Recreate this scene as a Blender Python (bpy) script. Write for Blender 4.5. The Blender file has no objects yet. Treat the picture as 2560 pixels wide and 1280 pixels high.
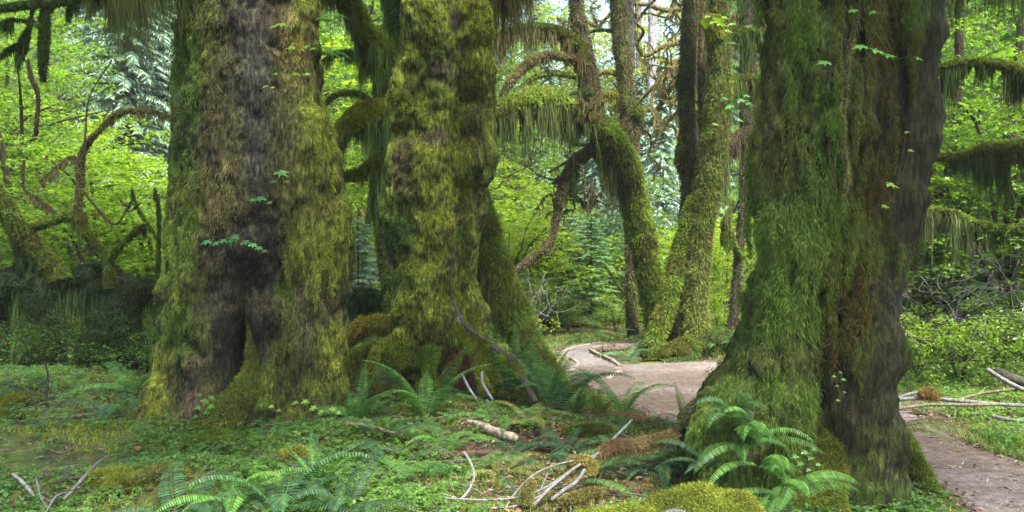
import bpy, math, random
import numpy as np

R = math.radians
random.seed(5)
rng = np.random.default_rng(11)
sc = bpy.context.scene
C = sc.collection

# ------------------------------------------------------------------ camera, sky, sun, exposure
F = 2217.0            # focal length in photograph pixels
CH = 1.6              # eye height
cam = bpy.data.cameras.new('camera')
cam.sensor_width = 36.0
cam.lens = 36.0 * F / 2560.0
cam.clip_end = 600
cam.clip_start = 0.05
camo = bpy.data.objects.new('camera', cam)
camo.location = (0, 0, CH)
camo.rotation_euler = (R(90), 0, 0)
C.objects.link(camo)
sc.camera = camo

SUN_EL, SUN_AZ = 60, 146          # azimuth measured from +Y towards +X
w = bpy.data.worlds.new('World')
sc.world = w
w.use_nodes = True
nt = w.node_tree
bg = nt.nodes['Background']
sky = nt.nodes.new('ShaderNodeTexSky')
sky.sky_type = 'NISHITA'
sky.sun_disc = False
sky.sun_elevation = R(SUN_EL)
sky.sun_rotation = R(SUN_AZ)
sky.dust_density = 3.0
sky.air_density = 1.0
sky.ozone_density = 0.6
nt.links.new(sky.outputs[0], bg.inputs[0])
bg.inputs[1].default_value = 0.105
sl = bpy.data.lights.new('sun', 'SUN')
sl.energy = 4.5
sl.angle = R(12)
sl.color = (1.0, 0.95, 0.84)
so = bpy.data.objects.new('sun', sl)
so.rotation_euler = (R(90 - SUN_EL), 0, R(180 - SUN_AZ))
so.location = (0, 0, 30)
C.objects.link(so)
sc.view_settings.view_transform = 'Standard'
sc.view_settings.look = 'None'
sc.view_settings.exposure = 2.48
sc.view_settings.gamma = 1
cy = sc.cycles
cy.use_denoising = True
cy.denoising_prefilter = 'NONE'
cy.max_bounces = 6
cy.diffuse_bounces = 4
cy.glossy_bounces = 2
cy.transmission_bounces = 5
cy.transparent_max_bounces = 6
cy.volume_bounces = 0
cy.caustics_reflective = False
cy.caustics_refractive = False
cy.sample_clamp_indirect = 5

# ------------------------------------------------------------------ helpers
def P(px, py, d):
    """photograph pixel at depth d (metres along Y) -> world"""
    return np.array([(px - 1280.0) / F * d, d, CH - (py - 640.0) / F * d])

def proj(V):
    d = np.maximum(V[:, 1], 0.5)
    return 1280 + V[:, 0] / d * F, 640 - (V[:, 2] - CH) / d * F

def _h(ix, iy, iz, s):
    n = (ix.astype(np.int64) * 374761393 + iy.astype(np.int64) * 668265263 + iz.astype(np.int64) * 2147483647 + s * 974634777) & 0xffffffff
    n = ((n ^ (n >> 13)) * 1274126177) & 0xffffffff
    n = (n ^ (n >> 16)) & 0xffffffff
    return n / 2147483647.5 - 1.0

def vnoise(p, s=0):
    i = np.floor(p); f = p - i
    u = f * f * (3 - 2 * f)
    ix, iy, iz = i[:, 0], i[:, 1], i[:, 2]
    out = 0
    for a in (0, 1):
        wx = u[:, 0] if a else 1 - u[:, 0]
        for b in (0, 1):
            wy = u[:, 1] if b else 1 - u[:, 1]
            for c in (0, 1):
                wz = u[:, 2] if c else 1 - u[:, 2]
                out = out + wx * wy * wz * _h(ix + a, iy + b, iz + c, s)
    return out

def fbm(p, o=3, s=0):
    r = 0; a = 1.0; t = 0
    for k in range(o):
        r = r + a * vnoise(p * (2.03 ** k) + 17.3 * k, s + k); t += a; a *= 0.5
    return r / t

def nrm(v):
    return v / np.maximum(np.linalg.norm(v, axis=-1, keepdims=True), 1e-9)

def arr(*a): return np.array(a, dtype=float)

class MB:
    def __init__(s): s.v = []; s.q = []; s.t = []; s.c = []; s.n = 0
    def add(s, V, Fc, col=(1, 1, 1)):
        V = np.asarray(V, float).reshape(-1, 3)
        if len(V) == 0: return
        Fc = np.asarray(Fc, np.int64)
        (s.q if Fc.shape[1] == 4 else s.t).append(Fc + s.n)
        col = np.asarray(col, float)
        if col.ndim == 1: col = np.tile(col, (len(V), 1))
        s.v.append(V); s.c.append(col); s.n += len(V)
    def addf(s, V, q, t, col):
        """one vertex block with quads and triangles"""
        n0 = s.n
        V = np.asarray(V, float).reshape(-1, 3)
        if len(V) == 0: return
        col = np.asarray(col, float)
        if col.ndim == 1: col = np.tile(col, (len(V), 1))
        if len(q): s.q.append(np.asarray(q, np.int64) + n0)
        if len(t): s.t.append(np.asarray(t, np.int64) + n0)
        s.v.append(V); s.c.append(col); s.n += len(V)
    def mesh(s, name, mat, smooth=True):
        me = bpy.data.meshes.new(name)
        V = np.concatenate(s.v); Cc = np.concatenate(s.c)
        q = np.concatenate(s.q) if s.q else np.zeros((0, 4), np.int64)
        t = np.concatenate(s.t) if s.t else np.zeros((0, 3), np.int64)
        me.vertices.add(len(V)); me.vertices.foreach_set('co', V.astype(np.float32).ravel())
        nl = q.size + t.size
        me.loops.add(nl)
        me.loops.foreach_set('vertex_index', np.concatenate([q.ravel(), t.ravel()]).astype(np.int32))
        me.polygons.add(len(q) + len(t))
        st = np.concatenate([np.arange(len(q)) * 4, q.size + np.arange(len(t)) * 3]).astype(np.int32)
        me.polygons.foreach_set('loop_start', st)
        me.polygons.foreach_set('use_smooth', np.full(len(st), smooth, dtype=bool))
        a = me.attributes.new('Col', 'FLOAT_COLOR', 'POINT')
        a.data.foreach_set('color', np.concatenate([Cc, np.ones((len(Cc), 1))], 1).astype(np.float32).ravel())
        me.update(calc_edges=True)
        me.materials.append(mat)
        return me
    def build(s, name, mat, parent=None, smooth=True):
        o = bpy.data.objects.new(name, s.mesh(name, mat, smooth))
        C.objects.link(o)
        if parent: o.parent = parent
        return o

def thing(name, label, cat, loc=(0, 0, 0), group=None, rz=0):
    o = bpy.data.objects.new(name, None); C.objects.link(o)
    o.empty_display_size = 0.2
    o.location = loc; o.rotation_euler = (0, 0, rz)
    return tag(o, label, cat, group)

def tag(o, label, cat, group=None):
    o['label'] = label; o['category'] = cat
    if group: o['group'] = group
    return o

def place(o, parent, root):
    """parent o (built in world coordinates) under an unrotated root"""
    o.parent = parent
    o.location = (-root[0], -root[1], -root[2])
    return o

# ------------------------------------------------------------------ materials
def mat_base(name):
    m = bpy.data.materials.new(name); m.use_nodes = True
    n = m.node_tree.nodes; l = m.node_tree.links
    return m, n, l, n['Principled BSDF'], n['Material Output']

def foliage_mat(name, transl=0.45, rough=0.5, var=0.35, spec=0.35, tboost=(1.25, 1.35, 0.5), island=True):
    m, n, l, b, out = mat_base(name)
    at = n.new('ShaderNodeAttribute'); at.attribute_name = 'Col'
    oi = n.new('ShaderNodeObjectInfo')
    mx = n.new('ShaderNodeMix'); mx.data_type = 'RGBA'; mx.blend_type = 'MULTIPLY'; mx.inputs[0].default_value = 1
    l.new(at.outputs['Color'], mx.inputs[6]); l.new(oi.outputs['Color'], mx.inputs[7])
    ge = n.new('ShaderNodeNewGeometry')
    hs = n.new('ShaderNodeHueSaturation')
    mr = n.new('ShaderNodeMapRange'); mr.inputs[3].default_value = 1 - var; mr.inputs[4].default_value = 1 + var
    l.new(ge.outputs['Random Per Island'], mr.inputs[0]); l.new(mr.outputs[0], hs.inputs['Value'])
    ml = n.new('ShaderNodeMath'); ml.operation = 'MULTIPLY_ADD'; ml.inputs[1].default_value = 7.31; ml.inputs[2].default_value = 0
    fr = n.new('ShaderNodeMath'); fr.operation = 'FRACT'
    l.new(ge.outputs['Random Per Island'], ml.inputs[0]); l.new(ml.outputs[0], fr.inputs[0])
    m2 = n.new('ShaderNodeMapRange'); m2.inputs[3].default_value = 0.485; m2.inputs[4].default_value = 0.515
    l.new(fr.outputs[0], m2.inputs[0]); l.new(m2.outputs[0], hs.inputs['Hue'])
    l.new(mx.outputs[2], hs.inputs['Color'])
    l.new(hs.outputs[0], b.inputs['Base Color'])
    b.inputs['Roughness'].default_value = rough
    b.inputs['Specular IOR Level'].default_value = spec
    if transl > 0:
        tr = n.new('ShaderNodeBsdfTranslucent')
        tb = n.new('ShaderNodeMix'); tb.data_type = 'RGBA'; tb.blend_type = 'MULTIPLY'; tb.inputs[0].default_value = 1
        tb.inputs[7].default_value = (*tboost, 1)
        l.new(hs.outputs[0], tb.inputs[6]); l.new(tb.outputs[2], tr.inputs[0])
        ms = n.new('ShaderNodeMixShader'); ms.inputs[0].default_value = transl
        l.new(b.outputs[0], ms.inputs[1]); l.new(tr.outputs[0], ms.inputs[2]); l.new(ms.outputs[0], out.inputs[0])
    return m

def surf_mat(name, rough=0.9, bump=0.6, scale=30, stretch=1.0, var=0.45, spec=0.2, fine=160, dist=0.02, grain=0.0, gscale=26):
    """vertex colour times fine noise, with bump; grain adds furrows drawn out along Z"""
    m, n, l, b, out = mat_base(name)
    at = n.new('ShaderNodeAttribute'); at.attribute_name = 'Col'
    tc = n.new('ShaderNodeTexCoord'); mp = n.new('ShaderNodeMapping')
    mp.inputs['Scale'].default_value = (1, 1, stretch)
    l.new(tc.outputs['Object'], mp.inputs[0])
    n1 = n.new('ShaderNodeTexNoise'); n1.inputs['Scale'].default_value = scale; n1.inputs['Detail'].default_value = 6; n1.inputs['Roughness'].default_value = 0.7
    l.new(mp.outputs[0], n1.inputs['Vector'])
    n2 = n.new('ShaderNodeTexNoise'); n2.inputs['Scale'].default_value = fine; n2.inputs['Detail'].default_value = 2
    l.new(mp.outputs[0], n2.inputs['Vector'])
    ad = n.new('ShaderNodeMath'); ad.operation = 'MULTIPLY_ADD'; ad.inputs[1].default_value = 0.4
    l.new(n2.outputs[0], ad.inputs[0]); l.new(n1.outputs[0], ad.inputs[2])
    mr = n.new('ShaderNodeMapRange'); mr.inputs[1].default_value = 0.45; mr.inputs[2].default_value = 0.95
    mr.inputs[3].default_value = 1 - var; mr.inputs[4].default_value = 1 + var
    l.new(ad.outputs[0], mr.inputs[0])
    val, hgt = mr.outputs[0], ad.outputs[0]
    if grain > 0:
        m3 = n.new('ShaderNodeMapping'); m3.inputs['Scale'].default_value = (1, 1, 0.22); l.new(tc.outputs['Object'], m3.inputs[0])
        n3 = n.new('ShaderNodeTexNoise'); n3.inputs['Scale'].default_value = gscale; n3.inputs['Detail'].default_value = 7; n3.inputs['Roughness'].default_value = 0.75; n3.inputs['Distortion'].default_value = 0.6
        l.new(m3.outputs[0], n3.inputs['Vector'])
        r3 = n.new('ShaderNodeMapRange'); r3.inputs[1].default_value = 0.40; r3.inputs[2].default_value = 0.62; r3.inputs[3].default_value = 1 - grain; r3.inputs[4].default_value = 1 + grain * .45
        l.new(n3.outputs[0], r3.inputs[0])
        mu = n.new('ShaderNodeMath'); mu.operation = 'MULTIPLY'; l.new(val, mu.inputs[0]); l.new(r3.outputs[0], mu.inputs[1]); val = mu.outputs[0]
        a2 = n.new('ShaderNodeMath'); a2.operation = 'MULTIPLY_ADD'; a2.inputs[1].default_value = 0.8; l.new(r3.outputs[0], a2.inputs[0]); l.new(hgt, a2.inputs[2]); hgt = a2.outputs[0]
    hs = n.new('ShaderNodeHueSaturation'); l.new(val, hs.inputs['Value']); l.new(at.outputs['Color'], hs.inputs['Color'])
    l.new(hs.outputs[0], b.inputs['Base Color'])
    bp = n.new('ShaderNodeBump'); bp.inputs['Strength'].default_value = bump; bp.inputs['Distance'].default_value = dist
    l.new(hgt, bp.inputs['Height']); l.new(bp.outputs[0], b.inputs['Normal'])
    b.inputs['Roughness'].default_value = rough; b.inputs['Specular IOR Level'].default_value = spec
    return m

M_TRUNK = surf_mat('mossy bark', scale=16, stretch=0.7, dist=0.04, var=0.5, grain=0.78, bump=1.0, gscale=34)
M_BARK = surf_mat('grey bark', scale=26, stretch=0.22, dist=0.05, var=0.7, bump=0.9)
M_WOOD = surf_mat('weathered wood', scale=40, stretch=1, var=0.4)
M_GROUND = surf_mat('forest soil', scale=9, fine=60, var=0.6, dist=0.04)
M_PATH = surf_mat('gravel trail', scale=13, fine=150, var=0.62, dist=0.02, bump=0.8)
M_MOSS = foliage_mat('moss strands', transl=0.35, rough=0.9, var=0.4, spec=0.1, tboost=(1.1, 1.1, 0.7))
M_LEAF = foliage_mat('green leaves', transl=0.58, rough=0.42, var=0.4, spec=0.45)
M_FERN = foliage_mat('fern fronds', transl=0.4, rough=0.55, var=0.4, spec=0.25)
M_NEEDLE = foliage_mat('conifer needles', transl=0.3, rough=0.85, var=0.3, spec=0.1, tboost=(1, 1.1, .8))
M_LITTER = foliage_mat('fallen leaves', transl=0.1, rough=0.7, var=0.5, spec=0.2, tboost=(1, 1, 1))

# palette (linear albedo)
MOSS_Y = arr(.245, .285, .040)
MOSS_G = arr(.130, .190, .028)
MOSS_D = arr(.050, .090, .022)
MOSS_B = arr(.165, .155, .065)     # brownish tan moss
MOSS_O = arr(.135, .100, .028)     # orange brown
BARK_G = arr(.22, .235, .22)
BARK_D = arr(.045, .042, .032)
BARK_B = arr(.10, .085, .055)
GREYW = arr(.17, .165, .16)

# ------------------------------------------------------------------ shape generators
def crom(pts, n):
    pts = np.asarray(pts, float)
    p = np.vstack([2 * pts[0] - pts[1], pts, 2 * pts[-1] - pts[-2]])
    seg = len(pts) - 1
    t = np.linspace(0, seg - 1e-6, n); i = t.astype(int); f = (t - i)[:, None]
    a, b, c, d = p[i], p[i + 1], p[i + 2], p[i + 3]
    return 0.5 * (2 * b + (c - a) * f + (2 * a - 5 * b + 4 * c - d) * f ** 2 + (3 * b - a - 3 * c + d) * f ** 3)

def tube(pts, segs=12, n=None, rough=0.18, freq=1.0, seed=0, step=None):
    """pts: rows of x,y,z,r. returns V, quads, N, centreline, radii"""
    pts = np.asarray(pts, float)
    L = np.linalg.norm(np.diff(pts[:, :3], axis=0), axis=1).sum()
    if n is None:
        st = step or max(0.02, pts[:, 3].mean() * 0.5)
        n = int(min(260, max(6, L / st)))
    c = crom(pts, n); ctr = c[:, :3]; r = np.maximum(c[:, 3], 0.0008)
    T = nrm(np.gradient(ctr, axis=0))
    u = np.cross(T[0], [0.13, 0.9, 0.2]); u /= np.linalg.norm(u)
    U = [u]
    for k in range(1, n):
        u = U[-1] - T[k] * np.dot(U[-1], T[k]); u /= max(np.linalg.norm(u), 1e-9); U.append(u)
    U = np.array(U); W = np.cross(T, U)
    th = np.linspace(0, 2 * np.pi, segs, endpoint=False)
    D = U[:, None] * np.cos(th)[None, :, None] + W[:, None] * np.sin(th)[None, :, None]
    V0 = ctr[:, None] + D * r[:, None, None]
    if rough > 0:
        rm = max(pts[:, 3].mean(), 0.01)
        q = V0.reshape(-1, 3) / rm * 0.7 * freq
        nz = fbm(q, 3, seed) + 0.5 * fbm(q * 3.1, 2, seed + 9)
        V0 = V0 + D * (nz.reshape(n, segs) * rough * r[:, None])[..., None]
    V = V0.reshape(-1, 3)
    i = np.arange(n - 1)[:, None]; j = np.arange(segs)[None]; j2 = (j + 1) % segs
    q = np.stack([i * segs + j, i * segs + j2, (i + 1) * segs + j2, (i + 1) * segs + j], -1).reshape(-1, 4)
    tris = []
    V = np.vstack([V, ctr[0] - T[0] * r[0] * .2, ctr[-1] + T[-1] * r[-1] * .4])
    a = n * segs
    for k in range(segs):
        tris.append((a, (k + 1) % segs, k)); tris.append((a + 1, (n - 1) * segs + k, (n - 1) * segs + (k + 1) % segs))
    return V, q, np.array(tris), D.reshape(-1, 3), ctr, r

def strands(mb, pos, d0, L, W, grav=0.6, nseg=3, col=MOSS_G, wob=0.15):
    """ribbons that taper to a point"""
    N = len(pos)
    if N == 0: return
    L = np.broadcast_to(L, N); W = np.broadcast_to(W, N)
    d = nrm(np.asarray(d0, float)) ; p = pos.copy()
    side = nrm(np.cross(d, rng.normal(size=(N, 3))))
    pts = []
    g = np.broadcast_to(grav, N)[:, None]
    for k in range(nseg + 1):
        pts.append(p.copy())
        p = p + d * (L / nseg)[:, None]
        d = nrm(d + g * arr(0, 0, -1) + rng.normal(size=(N, 3)) * wob)
    V = []
    for k in range(nseg):
        ww = (W * (1 - 0.75 * k / nseg) * 0.5)[:, None]
        V += [pts[k] - side * ww, pts[k] + side * ww]
    V.append(pts[nseg])
    V = np.stack(V, 1)                              # N, 2*nseg+1, 3
    m = 2 * nseg + 1
    b = (np.arange(N) * m)[:, None]
    q = []
    for k in range(nseg - 1):
        q.append(np.concatenate([b + 2 * k, b + 2 * k + 1, b + 2 * k + 3, b + 2 * k + 2], 1))
    q = np.concatenate(q) if q else np.zeros((0, 4), int)
    t = np.concatenate([b + m - 3, b + m - 2, b + m - 1], 1)
    col = np.asarray(col, float)
    if col.ndim == 1: col = np.tile(col, (N, 1))
    mb.addf(V.reshape(-1, 3), q, t, np.repeat(col, m, 0))

def sample_surf(V, q, n, wfn=None):
    """n random points on a quad mesh; wfn(centres, normals) -> weight"""
    a, b, c, d = V[q[:, 0]], V[q[:, 1]], V[q[:, 2]], V[q[:, 3]]
    nn = np.cross(c - a, d - b); ar = np.linalg.norm(nn, axis=1) * 0.5
    nn = nrm(nn); ce = (a + b + c + d) / 4
    w_ = ar * (wfn(ce, nn) if wfn is not None else 1)
    if w_.sum() <= 0: return np.zeros((0, 3)), np.zeros((0, 3))
    k = rng.choice(len(q), n, p=w_ / w_.sum())
    u = rng.random((n, 1)); v = rng.random((n, 1))
    p = (a[k] * (1 - u) + b[k] * u) * (1 - v) + (d[k] * (1 - u) + c[k] * u) * v
    return p, nn[k]

def lerp(a, b, t): return a + (b - a) * t

def paint(V, base, spots, nz=0.35, seed=3, sc_=1.0, up=None):
    """base=(colour, density, length); spots=(px,py,rx,ry,colour,density,length)"""
    x, y = proj(V)
    N = len(V)
    n1 = fbm(V * 2.2 * sc_, 3, seed); n2 = fbm(V * arr(9, 9, 2.2) * sc_, 3, seed + 5)
    col = np.tile(base[0], (N, 1)); de = np.full(N, float(base[1])); ln = np.full(N, float(base[2]))
    for s_ in spots:
        e = ((x - s_[0]) / s_[2]) ** 2 + ((y - s_[1]) / s_[3]) ** 2
        t = np.clip(1.35 - np.sqrt(e) + nz * (n1 * 1.0 + n2 * 1.0), 0, 1); t = t * t * (3 - 2 * t)
        col = lerp(col, s_[4], t[:, None]); de = lerp(de, s_[5], t); ln = lerp(ln, s_[6], t)
    pt = np.clip(.62 + 2.1 * fbm(V * arr(3.4, 3.4, 1.9) * sc_, 3, seed + 31), 0, 1)
    barkish = lerp(np.tile(BARK_B * .8, (N, 1)), MOSS_B * .75, np.clip(.5 + 2 * n2, 0, 1)[:, None])
    barkish = lerp(barkish, col * arr(.62, .5, .6), .55)
    col = lerp(barkish, col, np.clip(pt * 1.3 + .42, 0, 1)[:, None]); de = de * (.12 + .88 * pt); ln = ln * (.6 + .5 * pt)
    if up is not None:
        ov = np.clip(-up * 2.2 - .18, 0, .66)[:, None]; tp = np.clip(up * 2.2 - .05, 0, 1)[:, None]  # shading put into colour: overhangs darker and barer, upward faces brighter
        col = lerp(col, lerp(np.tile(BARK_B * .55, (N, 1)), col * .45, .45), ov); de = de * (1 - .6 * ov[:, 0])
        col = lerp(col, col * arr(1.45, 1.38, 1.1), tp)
    n6 = fbm(V * arr(17, 17, 9), 2, seed + 33); col = col * (1 + .45 * n6)[:, None]
    n3 = fbm(V * 5 * sc_, 3, seed + 8); n4 = fbm(V * 1.4 * sc_ + 4, 2, seed + 2)
    col = col * (1 + 0.30 * n3 + 0.22 * n4)[:, None]
    col = lerp(col, col * arr(1.12, .98, 1.0), np.clip(n4 * 1.2, 0, .7)[:, None])
    return np.clip(col, .004, 1), np.clip(de, 0, 1), ln

def cyl_trunk(lobes, balls, dents, d0, ztop_vis, ztop, zbot=-0.25, segs=170, dz=0.022, amp=1.0, k=22, seed=0):
    """lobes: list of (depth offset, [(py,px,rpx)...]); a fused trunk as a radial height field"""
    z = np.concatenate([np.arange(zbot, ztop_vis, dz), np.arange(ztop_vis, ztop, 0.2)])
    n = len(z)
    py = 640 + (CH - z) * F / d0
    ls = []
    for off, pts in lobes:
        pts = sorted(pts)
        yy = [p[0] for p in pts]
        cx = (np.interp(py, yy, [p[1] for p in pts]) - 1280) / F * d0
        cr = np.interp(py, yy, [p[2] for p in pts]) / F * d0
        # a lobe ends where its list ends
        out = (np.clip((yy[0] - py) / 60.0, 0, 1) if yy[0] > -1400 else 0) + (np.clip((py - yy[-1]) / 60.0, 0, 1) if yy[-1] < 1000 else 0) + 0 * py
        cr = cr * np.sqrt(np.clip(1 - out ** 2, 0, 1))
        ker = np.ones(9) / 9
        cx = np.convolve(np.pad(cx, 4, 'edge'), ker, 'valid'); cr = np.convolve(np.pad(cr, 4, 'edge'), ker, 'valid')
        ls.append((cx, np.full(n, d0 + off), cr))
    cx0 = sum(l_[0] * l_[2] ** 2 for l_ in ls) / sum(l_[2] ** 2 for l_ in ls)
    cy0 = sum(l_[1] * l_[2] ** 2 for l_ in ls) / sum(l_[2] ** 2 for l_ in ls)
    for (bx, by, br, off) in balls:
        c_ = P(bx, by, d0); rr = br / F * d0
        rad = np.sqrt(np.clip(rr ** 2 - ((z - c_[2]) / 1.9) ** 2, 0, None))
        ls.append((np.full(n, c_[0]), np.full(n, d0 + off), rad))
    th = np.linspace(0, 2 * np.pi, segs, endpoint=False)
    ux, uy = np.cos(th)[None], np.sin(th)[None]
    acc = 0
    for cx, cyy, cr in ls:
        dx = (cx - cx0)[:, None]; dy = (cyy - cy0)[:, None]
        b = ux * dx + uy * dy
        c2 = dx ** 2 + dy ** 2 - (cr ** 2)[:, None]
        disc = b * b - c2
        t = np.where(disc > 0, b + np.sqrt(np.maximum(disc, 0)), 0.2)
        t = np.where((cr[:, None] > 0.005), np.maximum(t, 0.2), 0.2)
        acc = acc + np.exp(k * np.clip(t, -1, 5))
    r = np.log(acc) / k
    # soften creases
    for _ in range(1): r = (np.roll(r, 1, 1) + 2 * r + np.roll(r, -1, 1)) / 4
    X = cx0[:, None] + ux * r; Y = cy0[:, None] + uy * r; Z = np.repeat(z[:, None], segs, 1)
    V = np.stack([X, Y, Z], -1).reshape(-1, 3)
    U = np.stack([np.repeat(ux, n, 0), np.repeat(uy, n, 0), np.zeros((n, segs))], -1).reshape(-1, 3)
    lump = np.abs(fbm(V * arr(4.2, 4.2, 3.0), 2, seed + 11))
    disp = amp * (0.07 * fbm(V * 2.0, 2, seed) + 0.05 * fbm(V * arr(7, 7, 2.2), 3, seed + 3) + 0.10 * (lump - .2) + 0.035 * fbm(V * arr(11, 11, 8), 3, seed + 6) + 0.016 * fbm(V * 30, 2, seed + 7))
    px, pyy = proj(V); front = np.clip(-U[:, 1] * 1.4, 0, 1)
    for (dx_, dy_, sx, sy, dep) in dents:
        disp -= dep * front * np.exp(-((px - dx_) / sx) ** 2 - ((pyy - dy_) / sy) ** 2)
    V = V + U * disp[:, None]
    i = np.arange(n - 1)[:, None]; j = np.arange(segs)[None]; j2 = (j + 1) % segs
    q = np.stack([i * segs + j, i * segs + j2, (i + 1) * segs + j2, (i + 1) * segs + j], -1).reshape(-1, 4)
    return V, q

def fuzz(mb, V, q, n, paintfn, wpx, d0, hang=0.5, keep_front=True, lmul=1.0, up=0.6):
    def wf(ce, nn):
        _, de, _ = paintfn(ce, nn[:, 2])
        w_ = de + 0.001
        if keep_front:
            fr = nn[:, 1] < 0.45
            w_ = w_ * fr
        return w_
    p, nn = sample_surf(V, q, n, wf)
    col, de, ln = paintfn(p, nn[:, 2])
    cl = fbm(p * arr(14, 14, 5), 2, 77)                        # clumping
    L = ln * .58 * (0.4 + rng.random(len(p)) * 0.8) * (1 + 1.0 * cl)
    cd = np.stack([fbm(p * 11 + 5 * i_, 2, 60 + i_) for i_ in range(3)], -1)
    d = nn * up + rng.normal(size=p.shape) * 0.30 + cd * 1.3 + arr(0, 0, -1) * hang
    c2_ = fbm(p * arr(32, 32, 20), 1, 79)
    c_ = col * (0.62 + 0.75 * rng.random((len(p), 1))) * (1 + 0.30 * cl[:, None] + .35 * c2_[:, None])
    strands(mb, p - nn * 0.01, d, np.clip(L, .012, 2), wpx * d0 / F, grav=hang * 0.9, nseg=3, col=c_, wob=0.25)

def limb_px(pts):
    """(px,py,d,rpx) -> world rows"""
    return np.array([[*P(a, b, d), r * d / F] for a, b, d, r in pts])

def chains(mb, V, q, n, paintfn, d0, wpx, Lr, box=None, per=16, lf=.035):
    """ragged tassels that hang down the face of a trunk"""
    def wf(ce, nn):
        _, de, _ = paintfn(ce); w_ = de * (nn[:, 1] < .25)
        if box is not None:
            x, y = proj(ce); w_ = w_ * ((x > box[0]) & (x < box[2]) & (y > box[1]) & (y < box[3]))
        return w_
    p, nn = sample_surf(V, q, n, wf)
    if len(p) == 0: return
    L = Lr[0] + (Lr[1] - Lr[0]) * rng.random(n) ** 1.6
    col, _, _ = paintfn(p); col = lerp(col, MOSS_B, .35 * rng.random((n, 1)))
    ns = 12; sd = np.cross(nn, arr(0, 0, 1))
    for j in range(ns):
        f = j / ns
        c = p + nn * arr(1, 1, .3) * (.012 + .022 * math.sin(math.pi * min(1, f + .15))) + arr(0, 0, -1) * (L * f)[:, None] + sd * (.012 * np.sin(f * 7 + p[:, :1] * 40))
        wd = .020 * (1 - f * .75)
        r_ = np.repeat(c, per, 0) + rng.normal(size=(n * per, 3)) * wd
        strands(mb, r_, np.repeat(nn, per, 0) * .25 + rng.normal(size=r_.shape) * .45 + arr(0, 0, -.8), lf * (.5 + rng.random(n * per)), wpx * d0 / F, grav=.5, nseg=2,
                col=np.repeat(col, per, 0) * (.75 + .55 * rng.random((n * per, 1))))

def limb(mb, mm, pts, col, n_fuzz=0, lf=0.05, n_hang=0, Lh=0.4, hcol=None, wpx=2.0, segs=12, rough=0.22, seed=0, hrange=(0, 1), clump=5.0, bark=None, world=False):
    """a mossy limb: wood into mb, moss strands into mm"""
    pts = np.array(pts, float) if world else limb_px(pts)
    if n_fuzz and not world: pts[:, 3] *= .82
    V, q, t, D, ctr, r = tube(pts, segs=segs, rough=rough, seed=seed)
    nc = fbm(V * 4, 3, seed + 1)
    cc = np.clip(np.asarray(col) * (1 + 0.35 * nc[:, None]), .004, 1)
    if bark is not None:
        tt = np.clip(fbm(V * arr(6, 6, 1.5), 3, seed + 4) * 3 + 0.2, 0, 1)[:, None]
        cc = lerp(cc, np.asarray(bark) * (1 + 0.3 * nc[:, None]), tt)
    mb.addf(V, q, t, cc)
    d0 = ctr[:, 1].mean(); W = wpx * d0 / F
    if n_fuzz:
        p, nn = sample_surf(V, q, n_fuzz, lambda ce, n_: 0.35 + 0.65 * (n_[:, 2] > -0.3))
        cl = fbm(p * 9, 2, seed + 3)
        c_ = np.asarray(col) * (0.75 + 0.6 * rng.random((len(p), 1))) * (1 + 0.3 * cl[:, None])
        c_ = c_ * (1 + .45 * fbm(p * 6, 2, seed + 41))[:, None]; c_ = lerp(c_, c_ * arr(1.0, .72, 1.1) * .8, np.clip(fbm(p * 2.7, 2, seed + 43) * 2.2, 0, 1)[:, None])
        strands(mm, p, nn * .8 + rng.normal(size=p.shape) * .4 + arr(0, 0, -.35), min(lf, .35 * r.mean() + .012) * (.5 + rng.random(len(p))) * (1 + .6 * cl), W, grav=.4, nseg=2, col=c_)
    if n_hang:
        tpar = hrange[0] + (hrange[1] - hrange[0]) * rng.random(n_hang)
        k = np.clip((tpar * (len(ctr) - 1)), 0, len(ctr) - 1.001); i = k.astype(int); f = (k - i)[:, None]
        base = ctr[i] * (1 - f) + ctr[i + 1] * f; rr = r[i][:, None]
        off = rng.normal(size=(n_hang, 3)); off[:, 2] = -abs(off[:, 2]) * .6; off = nrm(off)
        p = base + off * rr * .85
        cl = vnoise(p * arr(clump, clump, 0.01) * 1.6, seed + 5) * 0.6 + vnoise(p * arr(clump, clump, .01) * 5, seed + 6) * 0.4
        L = Lh * np.clip(0.50 + 1.15 * cl, .05, 2) * (0.35 + 0.65 * rng.random(n_hang))
        L = L * np.where(rng.random(n_hang) < .12, 1.5, 1) * (.75 + .9 * np.clip(vnoise(p * arr(40, 40, 0.01), seed + 8), -.5, 1))
        hc = np.asarray(hcol if hcol is not None else col)
        c_ = hc * (0.65 + 0.7 * rng.random((n_hang, 1))) * (1 + .3 * cl[:, None])
        strands(mm, p, off * .3 + arr(0, 0, -1), L, W * .9, grav=1.0, nseg=4, col=c_, wob=0.20)
    return ctr, r

def inst(mb, TV, tq, tt, pos, fr, scl, col):
    """copies of a template: fr N,3,3 rows are the images of x,y,z"""
    N = len(pos)
    if N == 0: return
    V = np.einsum('kj,njl->nkl', TV, fr) * np.broadcast_to(scl, N)[:, None, None] + pos[:, None]
    k = len(TV); b = (np.arange(N) * k)[:, None, None]
    q = (tq[None] + b).reshape(-1, 4) if len(tq) else []
    t = (tt[None] + b).reshape(-1, 3) if len(tt) else []
    col = np.asarray(col, float)
    if col.ndim == 1: col = np.tile(col, (N, 1))
    mb.addf(V.reshape(-1, 3), q, t, np.repeat(col, k, 0))

def frames(nz_, heading=None):
    """frames whose z is nz_ and x is a random (or given) heading"""
    z = nrm(nz_)
    h = rng.normal(size=z.shape) if heading is None else heading
    x = nrm(h - z * (h * z).sum(-1, keepdims=True))
    y = np.cross(z, x)
    return np.stack([x, y, z], 1)

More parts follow.
